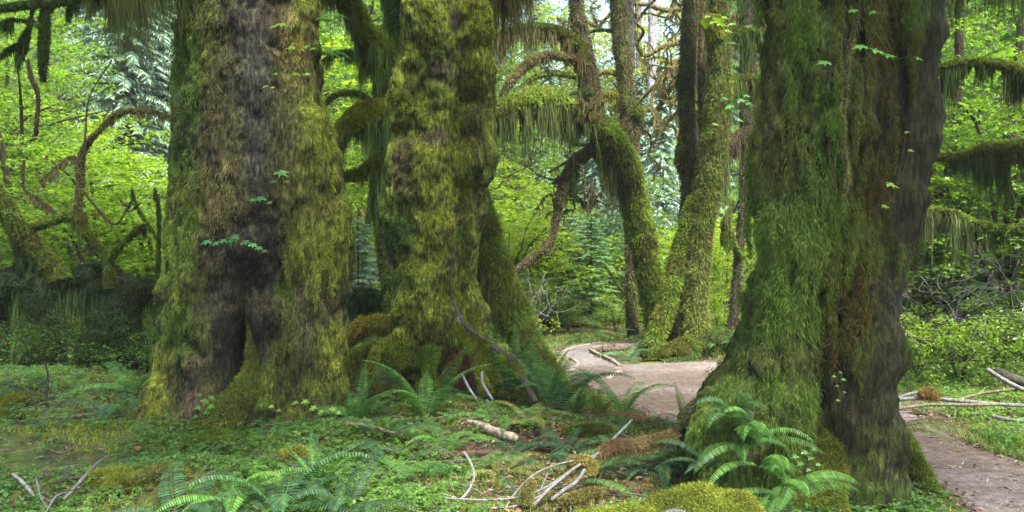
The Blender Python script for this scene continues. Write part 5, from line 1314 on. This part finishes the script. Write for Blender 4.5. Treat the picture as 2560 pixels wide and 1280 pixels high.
# low herb layer further back, right bank and left floor
def herb(name, n, x0, x1, y0, y1, wf, col, size, h0, h1):
    x, y = scatter_xy(n, x0, x1, y0, y1, wf)
    p = np.stack([x, y, gh(x, y) + rng.uniform(h0, h1, len(x))], -1)
    b = MB(); c_ = np.asarray(col) * (.65 + .7 * rng.random((len(x), 1)))
    inst(b, ML2[0], ML2[1], ML2[2], p, frames(rng.normal(size=p.shape) * .4 + arr(0, 0, 1)), size * (.6 + .7 * rng.random(len(x))), c_)
    o = b.build(name, M_LEAF, smooth=False); o['kind'] = 'stuff'
herb('low_herbs', 60000, -13, 13, 10, 34, lambda x, y: np.clip(.35 + 1.6 * pn(x, y, .5, 101), 0, 1) * (path_dist(x, y) > .25) * np.where((np.abs(x) < 3.2) & (y < 13.5), .15, 1), (.115, .22, .035), .07, .02, .38)
herb('bank_herbs', 14000, 3.6, 9, 6.6, 12, lambda x, y: np.clip(.35 + 1.5 * pn(x, y, .8, 103), 0, 1) * (path_dist(x, y) > .5), (.15, .30, .035), .05, .02, .22)

# ------------------------------------------------------------------ moss cushions
def cushion(px, py, rpx, h, col, label, squash=.6, n=9000, group=None, lf=.035):
    h *= .72
    p0 = G(px, py); r = rpx / F * p0[1]
    nu, nv = 48, 16
    th = np.linspace(0, 2 * np.pi, nu, endpoint=False); ph = np.linspace(0, np.pi / 2 * 1.12, nv)
    X = np.sin(ph)[:, None] * np.cos(th)[None] * r; Y = np.sin(ph)[:, None] * np.sin(th)[None] * r * squash; Z = np.cos(ph)[:, None] * np.ones(nu)[None] * h
    V = np.stack([X, Y, Z], -1).reshape(-1, 3) + p0
    dn = nrm(V - p0 + arr(0, 0, .02))
    V = V + dn * (fbm(V * 3.5 / max(r, .1) * .3, 3, int(px)) * .75 * r)[:, None] * arr(1, 1, .7) + dn * (fbm(V * 11, 2, int(py)) * .03)[:, None]
    i = np.arange(nv - 1)[:, None]; j = np.arange(nu)[None]; j2 = (j + 1) % nu
    q = np.stack([i * nu + j, (i + 1) * nu + j, (i + 1) * nu + j2, i * nu + j2], -1).reshape(-1, 4)
    col = col * .72
    mb = MB(); mb.add(V, q, col * (1 + .35 * fbm(V * 8, 2, 4))[:, None] * .8)
    mm = MB(); pp, nn = sample_surf(V, q, n)
    cl = fbm(pp * 16, 2, 8)
    strands(mm, pp, nn + rng.normal(size=pp.shape) * .45, lf * (.6 + .8 * rng.random(n)) * (1 + .5 * cl), 1.9 * p0[1] / F, grav=.25, nseg=2, col=lerp(col * (1 + .4 * fbm(pp * 7, 2, 12))[:, None], np.tile(MOSS_B * .6, (n, 1)), np.clip(fbm(pp * 3.5, 2, 14) * 2.0, 0, .8)[:, None]) * (.7 + .6 * rng.random((n, 1))) * (1 + .25 * cl[:, None]))
    t = thing('moss_cushion', label, 'moss', p0, group)
    place(mb.build('mound', M_TRUNK, t), t, p0); place(mm.build('moss', M_MOSS, t), t, p0)
cushion(720, 1165, 62, .13, MOSS_Y * .9 + MOSS_B * .35, 'pale yellow moss cushion before the right foot of the left giant')
cushion(520, 1120, 110, .12, MOSS_G * 1.1, 'rounded green moss cushion just before the hollow of the left giant')
cushion(340, 1205, 125, .14, MOSS_Y * .9, 'yellow green moss hummock at lower left under the drooping fern')
cushion(90, 1015, 95, .13, MOSS_Y * .8, 'mossy hummock at the left edge behind the bare upright stick')
cushion(20, 1060, 70, .13, MOSS_G, 'green moss hummock touching the left edge')
cushion(250, 985, 80, .12, MOSS_B * .6 + MOSS_G * .4, 'brownish moss hummock behind the fallen stick on the left')
cushion(815, 1045, 80, .2, MOSS_G, 'moss heap against the right foot of the left giant')
cushion(1820, 880, 80, .40, MOSS_D * 1.6 + MOSS_Y * .2, 'dark mossy boulder right of the thick root legged tree')
cushion(2030, 1262, 62, .30, MOSS_Y * .95, 'bright moss hump at the foot of the huge right trunk')
cushion(1450, 1085, 60, .08, MOSS_G, 'low moss cushion near the trail before the dark fern')
# the big bright mossy log at the bottom edge
mb, mm = MB(), MB()
c0 = P(1640, 1290, 4.6)
limb(mb, mm, [(*P(1330, 1385, 4.5), .10), (*P(1520, 1335, 4.55), .13), (*P(1660, 1312, 4.6), .13), (*P(1780, 1288, 4.65), .135), (*P(1850, 1292, 4.7), .115), (*P(1900, 1320, 4.75), .06)], MOSS_Y * .52 + MOSS_G * .2, n_fuzz=42000, lf=.022, seed=201, world=True, segs=44, rough=.42, wpx=2.0)
t = thing('mossy_log', 'bright yellow green mossy log at the bottom edge, left of the huge right trunk', 'fallen log', c0)
place(mb.build('log', M_TRUNK, t), t, c0); place(mm.build('moss', M_MOSS, t), t, c0)
b = MB(); V, q, tr_, *_ = tube([(*P(1650, 1286, 4.52), .010), (*P(1686, 1281, 4.50), .017), (*P(1712, 1281, 4.52), .012)], segs=14, rough=.4, n=14); b.addf(V, q, tr_, GREYW * .7)
o = b.build('bare_knot', M_BARK, t); place(o, t, c0)

# ------------------------------------------------------------------ logs, sticks, branches
def stick(name, label, limbs, mat=M_BARK, cat='branch', part='wood', group=None):
    return simple_thing(name, label, cat, limbs, mat=mat, part=part, group=group)
def GP(px, py, h, rpx):
    g_ = G(px, py); return (g_[0], g_[1], g_[2] + h, rpx / F * g_[1])
# big fallen branch leaning on the middle giant
stick('fallen_branch', 'long grey fallen branch with moss tufts leaning from the middle trunk down to the right', [
    dict(pts=[(1128, 735, 9.3, 3), (1140, 770, 9.25, 4), (1158, 808, 9.2, 6), (1190, 835, 9.15, 7), (1230, 865, 9.1, 8), (1275, 895, 9.0, 8), (1300, 930, 8.95, 9), (1320, 970, 8.9, 8), (1340, 1005, 8.8, 7)], col=arr(.105, .09, .07), seed=211, rough=.12, segs=9),
    dict(pts=[(1175, 828, 9.17, 8), (1195, 845, 9.15, 10), (1225, 862, 9.1, 9)], col=MOSS_Y * .9, n_fuzz=2500, n_hang=300, Lh=.1, seed=212, lf=.04),
    dict(pts=[(1255, 885, 9.05, 9), (1285, 905, 9.0, 14), (1305, 940, 8.95, 11)], col=MOSS_Y * .9, n_fuzz=3500, n_hang=400, Lh=.1, seed=213, lf=.04),
    dict(pts=[(1128, 735, 9.3, 3), (1124, 690, 9.3, 2), (1136, 650, 9.35, 2), (1134, 610, 9.4, 1.5)], col=BARK_D * 1.5, seed=214, rough=.1, segs=6),
    dict(pts=[(1144, 792, 9.22, 5), (1150, 810, 9.2, 4), (1158, 825, 9.2, 3)], col=GREYW * 1.2, seed=215, rough=.1, segs=6),
])
stick('fallen_branch', 'yellow mossy limb hanging down beside the red rotten hollow', [
    dict(pts=[(1140, 810, 9.2, 10), (1165, 850, 9.15, 11), (1185, 900, 9.1, 10), (1205, 945, 9.05, 11), (1225, 985, 9.0, 9)], col=MOSS_Y * .85, n_fuzz=5000, n_hang=900, Lh=.14, seed=216, lf=.05)], mat=M_TRUNK)
stick('dead_twig', 'pale thin dead twig arching down past the rotten hollow to the ground', [
    dict(pts=[(1155, 935, 8.7, 3), (1172, 970, 8.7, 3.5), (1195, 1005, 8.65, 3), (1215, 1050, 8.6, 3), (1226, 1075, 8.6, 2)], col=GREYW * 1.5, seed=217, rough=.1, segs=6),
    dict(pts=[(1204, 930, 8.8, 3), (1208, 960, 8.75, 3.5), (1232, 1000, 8.7, 3)], col=GREYW * 1.5, seed=218, rough=.1, segs=6),
    dict(pts=[(1218, 1000, 8.6, 4), (1222, 1035, 8.6, 4), (1228, 1068, 8.55, 3)], col=GREYW * 1.6, seed=219, rough=.1, segs=6)])
stick('wood_chunk', 'broken weathered piece of wood lying pale among the ferns in the centre', [
    dict(pts=[GP(1168, 1082, .09, 4), GP(1195, 1090, .085, 9), GP(1240, 1104, .07, 12), GP(1275, 1113, .06, 11), GP(1292, 1116, .055, 8)], world=True, col=arr(.34, .27, .20), seed=221, rough=.45, segs=16)], cat='wood')
stick('fallen_stick', 'straight dark stick lying right of the left giant', [
    dict(pts=[GP(862, 1092, .09, 4), GP(920, 1098, .08, 5), GP(980, 1108, .07, 5), GP(1002, 1112, .06, 4)], world=True, col=BARK_B * 1.6, seed=222, rough=.12, segs=8)])
stick('fallen_stick', 'dark brown curved stick half buried behind the bottom centre ferns', [
    dict(pts=[GP(1060, 1150, .05, 5), GP(1120, 1158, .05, 6), GP(1180, 1150, .05, 8), GP(1250, 1145, .04, 7)], world=True, col=arr(.13, .07, .05), seed=223, rough=.2, segs=8)])
stick('fallen_stick', 'horizontal brown stick on the moss left of the left giant', [
    dict(pts=[GP(100, 1062, .05, 4), GP(170, 1062, .06, 6), GP(230, 1058, .06, 6), GP(275, 1056, .06, 5)], world=True, col=BARK_B * 1.5, seed=224, rough=.15, segs=8)])
stick('dead_stick', 'thin dark bare stick standing upright near the left edge', [
    dict(pts=[(142, 1075, 8.3, 5), (122, 1030, 8.3, 4), (116, 990, 8.3, 4), (120, 940, 8.3, 3), (112, 905, 8.3, 2)], col=BARK_D * 1.2, seed=225, rough=.1, segs=6)])
stick('dead_twig', 'pale forked twig at the lower left corner pointing up right', [
    dict(pts=[GP(160, 1290, .10, 3), GP(205, 1240, .09, 4), GP(240, 1200, .10, 3), GP(270, 1180, .11, 2)], world=True, col=GREYW * 1.1, seed=226, rough=.1, segs=6),
    dict(pts=[GP(170, 1275, .1, 3), GP(140, 1290, .1, 3), GP(112, 1330, .1, 2)], world=True, col=GREYW, seed=227, rough=.1, segs=6)])
stick('dead_twig', 'short whitish twig at the lower left corner', [
    dict(pts=[GP(32, 1225, .1, 3), GP(50, 1240, .09, 5), GP(72, 1258, .08, 5), GP(84, 1268, .07, 3)], world=True, col=GREYW * 1.4, seed=228, rough=.12, segs=7)])
stick('dead_twig', 'thin dark upright twig between the two pale twigs at lower left', [
    dict(pts=[GP(118, 1295, .05, 3), GP(100, 1270, .07, 3), GP(90, 1240, .12, 2)], world=True, col=GREYW * .8, seed=229, rough=.1, segs=6)])
# curved pale twig bottom centre
def tw(pts, r): return dict(pts=[(*P(a, b, d), .68 * r / F * d) for a, b, d in pts], world=True, col=GREYW * 1.15, rough=.12, segs=7, seed=int(pts[0][0]))
stick('curved_branch', 'pale curved branch sweeping up from the bottom centre into a hook', [
    tw([(1080, 1278, 5.2), (1130, 1262, 5.25), (1165, 1235, 5.3), (1185, 1195, 5.35), (1178, 1160, 5.4), (1160, 1130, 5.5)], 5)])
# the spray of grey branches with orange moss
stick('fallen_branch', 'forked grey branch with tan moss tufts lying left of the huge right trunk', [
    tw([(1580, 1050, 6.2), (1540, 1090, 6.0), (1500, 1130, 5.75), (1485, 1145, 5.65)], 4),
    dict(pts=[(1690, 1085, 6.1, 9), (1640, 1100, 6.0, 12), (1580, 1115, 5.9, 15), (1530, 1118, 5.8, 17), (1500, 1135, 5.7, 12)], col=arr(.185, .145, .062), n_fuzz=9000, lf=.045, n_hang=1500, Lh=.08, seed=231, rough=.3),
    tw([(1500, 1130, 5.72), (1460, 1155, 5.6), (1430, 1175, 5.5), (1400, 1200, 5.4), (1370, 1225, 5.3), (1335, 1262, 5.2)], 6),
    tw([(1485, 1145, 5.65), (1445, 1150, 5.6), (1380, 1165, 5.5), (1330, 1190, 5.4), (1290, 1230, 5.3), (1260, 1275, 5.2)], 3),
    tw([(1462, 1175, 5.5), (1440, 1205, 5.4), (1410, 1225, 5.3), (1378, 1250, 5.25)], 7),
    tw([(1420, 1180, 5.5), (1370, 1215, 5.35), (1310, 1240, 5.28), (1230, 1250, 5.2), (1160, 1248, 5.15), (1110, 1245, 5.15)], 4),
    tw([(1400, 1205, 5.4), (1350, 1240, 5.3), (1290, 1265, 5.2), (1200, 1272, 5.15)], 4),
    tw([(1370, 1180, 5.45), (1355, 1215, 5.35), (1345, 1240, 5.3)], 2),
    dict(pts=[(1420, 1158, 5.6, 8), (1455, 1152, 5.6, 13), (1480, 1165, 5.55, 14), (1478, 1190, 5.5, 8)], col=arr(.20, .17, .05), n_fuzz=5000, lf=.045, n_hang=1200, Lh=.1, seed=232, rough=.3),
    dict(pts=[(1400, 1255, 5.1, 8), (1440, 1245, 5.1, 15), (1480, 1232, 5.15, 13), (1500, 1228, 5.2, 6)], col=arr(.17, .15, .045), n_fuzz=4500, lf=.045, n_hang=600, Lh=.08, seed=233, rough=.3),
    dict(pts=[(1320, 1265, 5.15, 8), (1318, 1230, 5.2, 13), (1330, 1205, 5.25, 8)], col=arr(.13, .13, .04), n_fuzz=3000, lf=.04, seed=234, rough=.3),
])
# short log by the trail
g_ = G(1560, 878)
b = MB(); V, q, tr_, *_ = tube([(g_[0] - .34, g_[1] + .1, .085, .085), (g_[0] - .1, g_[1] + .08, .085, .09), (g_[0] + .2, g_[1] + .1, .08, .085), (g_[0] + .5, g_[1] + .2, .07, .075)], segs=22, rough=.10, n=26)
b.addf(V, q, tr_, arr(.115, .088, .062) * (1 + .5 * fbm(V * arr(3, 20, 20), 2, 3))[:, None]); o = b.build('trail_log', M_BARK); tag(o, 'short brown log lying at the right side of the trail bend', 'log')
# trail edging boards
BD = [((1397, 886), (1437, 873)), ((1437, 872), (1476, 865)), ((1478, 863), (1508, 860)), ((1428, 898), (1444, 912)), ((1447, 914), (1438, 926)), ((1436, 928), (1412, 937)),
      ((1508, 868), (1478, 875)), ((1474, 878), (1504, 893)), ((1508, 893), (1532, 906)), ((1534, 906), (1550, 920)), ((1537, 927), (1555, 927)), ((1552, 932), (1530, 942)), ((1531, 943), (1520, 954))]
for k, ((ax, ay), (bx, by)) in enumerate(BD):
    a_, c_ = G(ax, ay), G(bx, by)
    L = np.linalg.norm((c_ - a_)[:2]); u = nrm((c_ - a_) * arr(1, 1, 0)); v_ = arr(-u[1], u[0], 0)
    hw, hh = .032, .03
    b = MB(); V = []
    ns = 7
    for i_ in range(ns):
        s_ = i_ / (ns - 1); c2 = a_ + (c_ - a_) * s_ + v_ * .006 * math.sin(7 * s_ + k); c2[2] = max(a_[2], c_[2]) + .018
        w2 = hw * (1 - .12 * abs(math.sin(k + 5 * s_)))
        V += [c2 - v_ * w2 - arr(0, 0, .05), c2 + v_ * w2 - arr(0, 0, .05), c2 + v_ * w2 + arr(0, 0, hh * .55), c2 + v_ * w2 * .8 + arr(0, 0, hh * .8), c2 - v_ * w2 * .8 + arr(0, 0, hh * .8), c2 - v_ * w2 + arr(0, 0, hh * .55)]
    V = np.array(V); q = []
    for i_ in range(ns - 1):
        for j_ in range(6): q.append((i_ * 6 + j_, i_ * 6 + (j_ + 1) % 6, (i_ + 1) * 6 + (j_ + 1) % 6, (i_ + 1) * 6 + j_))
    e = (ns - 1) * 6
    q += [(0, 3, 2, 1), (0, 5, 4, 3), (e, e + 1, e + 2, e + 3), (e, e + 3, e + 4, e + 5)]
    b.add(V, np.array(q), arr(.20, .165, .13) * (.85 + .3 * random.random()))
    o = b.build('edging_board', M_WOOD, smooth=False)
    wh = ['at the far left end of the trail', 'along the far left side of the trail', 'at the very far end of the trail', 'on the left side of the trail, farthest of the lower left three', 'on the left side of the trail, middle of the lower left three', 'on the left side of the trail, nearest of the lower left three',
          'beside the end of the short log', 'right side, turning at the bend', 'right side, below the bend', 'right side, fourth from the log', 'right side, short piece lying crosswise', 'right side, second nearest', 'right side, nearest to the viewer'][k]
    tag(o, 'pale edging board ' + wh, 'board', 'edging boards of the trail')
# poles and dead twigs on the right bank
def pole(pts, r, col, lb, nm='fallen_pole', extra=()):
    stick(nm, lb, [dict(pts=[(a, b, d, r) for a, b, d in pts], col=col, rough=.1, segs=8, seed=int(pts[0][0]))] + list(extra))
pole([(2235, 998, 9.0), (2330, 996, 8.9), (2420, 1004, 8.8), (2520, 1012, 8.7), (2620, 1016, 8.6)], 5, GREYW * 1.0, 'long pale fallen pole crossing the right bank, uppermost', extra=[dict(pts=[(2300, 988, 8.9, 10), (2322, 984, 8.9, 15), (2345, 990, 8.9, 9)], col=arr(.17, .12, .04), n_fuzz=1800, lf=.04, seed=3)])
pole([(2240, 1022, 8.7), (2320, 1012, 8.7), (2420, 1012, 8.6), (2500, 1010, 8.6)], 4.5, BARK_B * 1.7, 'thin brown fallen pole crossing the right bank below the pale one')
pole([(2240, 995, 9.1), (2290, 982, 9.1), (2330, 985, 9.1)], 4, GREYW * .9, 'short pale stick touching the right side of the huge right trunk')
pole([(2470, 925, 9.8), (2510, 950, 9.4), (2560, 975, 9.1), (2640, 1000, 8.8)], 6, GREYW * 1.1, 'pale sloping pole at the right edge above the bank')
pole([(2390, 1000, 9.3), (2450, 985, 9.3), (2520, 975, 9.2), (2600, 968, 9.2)], 4, BARK_B * 1.4, 'thin pole rising gently toward the right edge')
pole([(2480, 1040, 8.3), (2530, 1050, 8.2), (2620, 1052, 8.1)], 5, GREYW, 'short pale pole low at the right edge near the trail')
pole([(2490, 930, 10), (2540, 950, 9.8), (2620, 975, 9.6)], 14, BARK_D * 1.5, 'thick dark fallen trunk at the right edge behind the poles')
pole([(2465, 1085, 7.9), (2510, 1078, 7.9), (2560, 1082, 7.8)], 3, GREYW, 'thin stick on the grass by the trail at right')
pole([(2270, 835, 11), (2330, 865, 11), (2400, 890, 11), (2450, 900, 11)], 5, BARK_D * 2.4, 'dark sloping pole in the shaded thicket right of the huge right trunk')
# bundles of fine dead twigs
def twig_bundle(px, py, d, r, seed, label, n=5, ln=.9):
    mb = MB(); st_ = []
    rr = np.random.default_rng(seed)
    for k in range(n):
        st_.append((P(px + rr.normal() * 14, py + rr.normal() * 10, d), (rr.normal(), rr.normal() * .5, .1 + rr.random() * .8), ln * (.6 + .6 * rr.random())))
    for l_ in twiggy(st_, r, 2, seed, spread=.8):
        V, q, t_, *_ = tube(l_, segs=4, rough=0, n=8); mb.addf(V, q, t_, GREYW * (.6 + .5 * rr.random()))
    o = mb.build('dead_twigs', M_BARK); tag(o, label, 'twigs')
twig_bundle(2385, 850, 11.5, .008, 5, 'tangle of fine grey dead twigs in the thicket right of the huge right trunk', 8, 1.1)
twig_bundle(2375, 730, 11.8, .007, 6, 'spray of fine grey twigs above the tangle, right of the huge right trunk', 7, .8)
twig_bundle(2560, 810, 11.5, .008, 7, 'fine dead twigs in the thicket at the right edge', 7, 1.1)
twig_bundle(1350, 800, 15.0, .008, 8, 'fine brown twigs before the bright shrub at the left of the trail', 7, 1.2)

# ------------------------------------------------------------------ seedlings and sprigs growing on the trunks
def sprig(px, py, d, leaves, col, label, stem=((0, 0), (0, 60)), name='maple_seedling'):
    """leaves: (dx,dy,size_px) round the pixel"""
    root = P(px, py, d)
    t = thing(name, label, 'plant', root)
    mb, ms = MB(), MB()
    for dx, dy, s_ in leaves:
        p = P(px + dx, py + dy, d - .03 * random.random())
        n_ = arr(random.uniform(-.3, .3), -.55, .85)[None]
        inst(mb, ML[0], ML[1], ML[2], p[None], frames(n_, heading=arr(1 if dx >= 0 else -1, random.uniform(-.6, .1), random.uniform(-.4, .1))[None]), s_ / F * d, np.asarray(col) * random.uniform(.85, 1.2))
        a = P(px + stem[1][0], py + stem[1][1], d + .05)
        V, q, t_, *_ = tube([(*a, .0022), (*((a + p) / 2 + arr(0, -.02, .01)), .0018), (*p, .0012)], segs=4, rough=0, n=6); ms.addf(V, q, t_, (.12, .10, .04))
    place(ms.build('stem', M_BARK, t), t, root); place(mb.build('leaves', M_LEAF, t, smooth=False), t, root)
sprig(695, 445, 7.75, [(5, -15, 50), (-8, 8, 22), (20, 8, 20), (-40, 50, 42), (-60, 55, 30), (-20, 60, 24)], (.09, .24, .07), 'seedling with broad green leaves at mid height on the left giant', stem=((0, 0), (-15, 70)))
sprig(600, 605, 7.7, [(-80, -2, 40), (-60, 2, 34), (-40, -4, 34), (-18, -4, 38), (-10, -14, 40), (10, 0, 36), (30, 6, 32), (45, 14, 26), (60, 22, 22)], (.08, .24, .09), 'row of blue green seedling leaves across the dark front of the left giant', stem=((0, 0), (75, 30)))
sprig(700, 60, 7.85, [(0, 0, 40), (-15, 5, 26)], (.15, .32, .04), 'bright leaf sprig near the top of the left giant')
sprig(760, 118, 8.0, [(-30, 0, 36), (0, 0, 32), (20, 3, 24)], (.15, .32, .04), 'bright leaf sprig high at the right side of the left giant')
sprig(672, 215, 7.8, [(-8, 0, 26), (8, 3, 16)], (.22, .36, .04), 'tiny yellow leaf sprig high on the bare bark of the left giant')
sprig(750, 184, 7.9, [(-8, 0, 34), (16, 0, 26), (-60, 0, 20)], (.16, .34, .04), 'small bright leaf sprig right of the tiny yellow one on the left giant')
sprig(510, 1010, 7.45, [(0, -10, 30), (14, 6, 28), (-14, 8, 26), (6, 20, 24), (-10, -24, 22), (18, -18, 22), (-20, 30, 20)], (.12, .27, .05), 'leafy seedling in the hollow at the foot of the left giant')
sprig(760, 1015, 7.2, [(-20, -10, 26), (0, -12, 26), (20, 4, 28), (40, 14, 24), (70, 6, 24), (84, 16, 20), (-80, 0, 20), (-62, 10, 18)], (.20, .36, .05), 'yellow green seedlings on the right foot of the left giant')
sprig(2175, 120, 5.2, [(-20, -5, 50), (15, 5, 62), (45, 18, 46), (-110, 35, 46), (-40, -95, 34), (5, -90, 30), (120, 25, 34)], (.13, .33, .06), 'spray of large bright leaves across the top of the huge right trunk', stem=((0, 0), (60, 30)))
sprig(2225, 460, 5.4, [(0, 0, 46), (50, -85, 22), (40, -130, 20), (-10, 55, 28)], (.26, .42, .05), 'bright yellow leaves in the cleft of the huge right trunk', stem=((0, 0), (10, 30)))
sprig(1850, 250, 13.2, [(0, 0, 40), (-25, 15, 32), (22, 8, 34), (-8, 25, 30), (15, -12, 28), (-35, -5, 24), (0, 50, 22), (-60, 60, 20)], (.10, .25, .07), 'leaf cluster before the gap left of the huge right trunk', stem=((0, 0), (-40, 80)))
sprig(1800, 60, 13.3, [(0, 0, 34), (18, 15, 30), (-20, -5, 28), (10, -18, 26), (25, 0, 24), (-30, -20, 22)], (.20, .38, .05), 'leaf cluster on the knob high in the thick root legged tree', stem=((0, 0), (-10, 10)))
sprig(2100, 930, 5.3, [(0, 0, 16), (-14, 10, 14), (8, 18, 16), (-6, 34, 14), (10, 50, 12), (-4, 70, 14)], (.12, .26, .06), 'tiny creeping plant in the crack of the huge right trunk', stem=((0, 0), (0, 80)))
sprig(2010, 1130, 5.0, [(0, 0, 26), (-20, 10, 24), (14, 14, 24), (-8, 28, 24), (24, -8, 22), (10, 44, 22), (34, 30, 20)], (.08, .20, .05), 'leafy seedling low on the front of the huge right trunk', stem=((0, 0), (0, 60)))
b = MB(); tn = 0
for _k in range(420):
    x_ = random.uniform(-4.5, 2.6); y_ = random.uniform(4.6, 11)
    if path_dist(np.array([x_]), np.array([y_]))[0] < .1: continue
    a_ = random.uniform(0, 6.28); L_ = random.uniform(.12, .55); z_ = float(gh(np.array([x_]), np.array([y_]))[0]) + .05
    p2 = [(x_ + math.cos(a_) * L_ * f + random.gauss(0, .012), y_ + math.sin(a_) * L_ * f + random.gauss(0, .012), z_ + random.gauss(.012, .015), .0042 * (1 - .6 * f) + .0012) for f in (0, .35, .7, 1)]
    V, q, t_, *_ = tube(p2, segs=5, rough=.1, n=8); b.addf(V, q, t_, random.choice([arr(.16, .14, .12), arr(.10, .07, .045), arr(.07, .05, .035), arr(.20, .17, .13)]))
o = b.build('twig_litter', M_BARK); o['kind'] = 'stuff'
# single red leaf
g_ = G(345, 1140); b = MB()
inst(b, ML[0], ML[1], ML[2], g_[None] + arr(0, 0, .05), frames(arr(.2, -.5, .8)[None]), .07, (.30, .075, .06))
o = b.build('red_leaf', M_LITTER, smooth=False); tag(o, 'single red fallen leaf below the drooping fern at left', 'leaf')

# ------------------------------------------------------------------ the humid air
hz = MB(); X0, X1, Y0, Y1, Z0, Z1 = -150, 150, -50, 200, -2.5, 34
Vh = [(x, y, z) for z in (Z0, Z1) for y in (Y0, Y1) for x in (X0, X1)]
hz.add(Vh, np.array([(0, 2, 3, 1), (4, 5, 7, 6), (0, 1, 5, 4), (2, 6, 7, 3), (0, 4, 6, 2), (1, 3, 7, 5)]))
mh = bpy.data.materials.new('haze'); mh.use_nodes = True; nh = mh.node_tree; nh.nodes.clear()
oh = nh.nodes.new('ShaderNodeOutputMaterial'); vh = nh.nodes.new('ShaderNodeVolumePrincipled')
vh.inputs['Color'].default_value = (.88, .94, 1, 1); vh.inputs['Density'].default_value = 0.0006; vh.inputs['Anisotropy'].default_value = 0.2
nh.links.new(vh.outputs[0], oh.inputs['Volume'])
o = hz.build('haze', mh, smooth=False); o['kind'] = 'stuff'
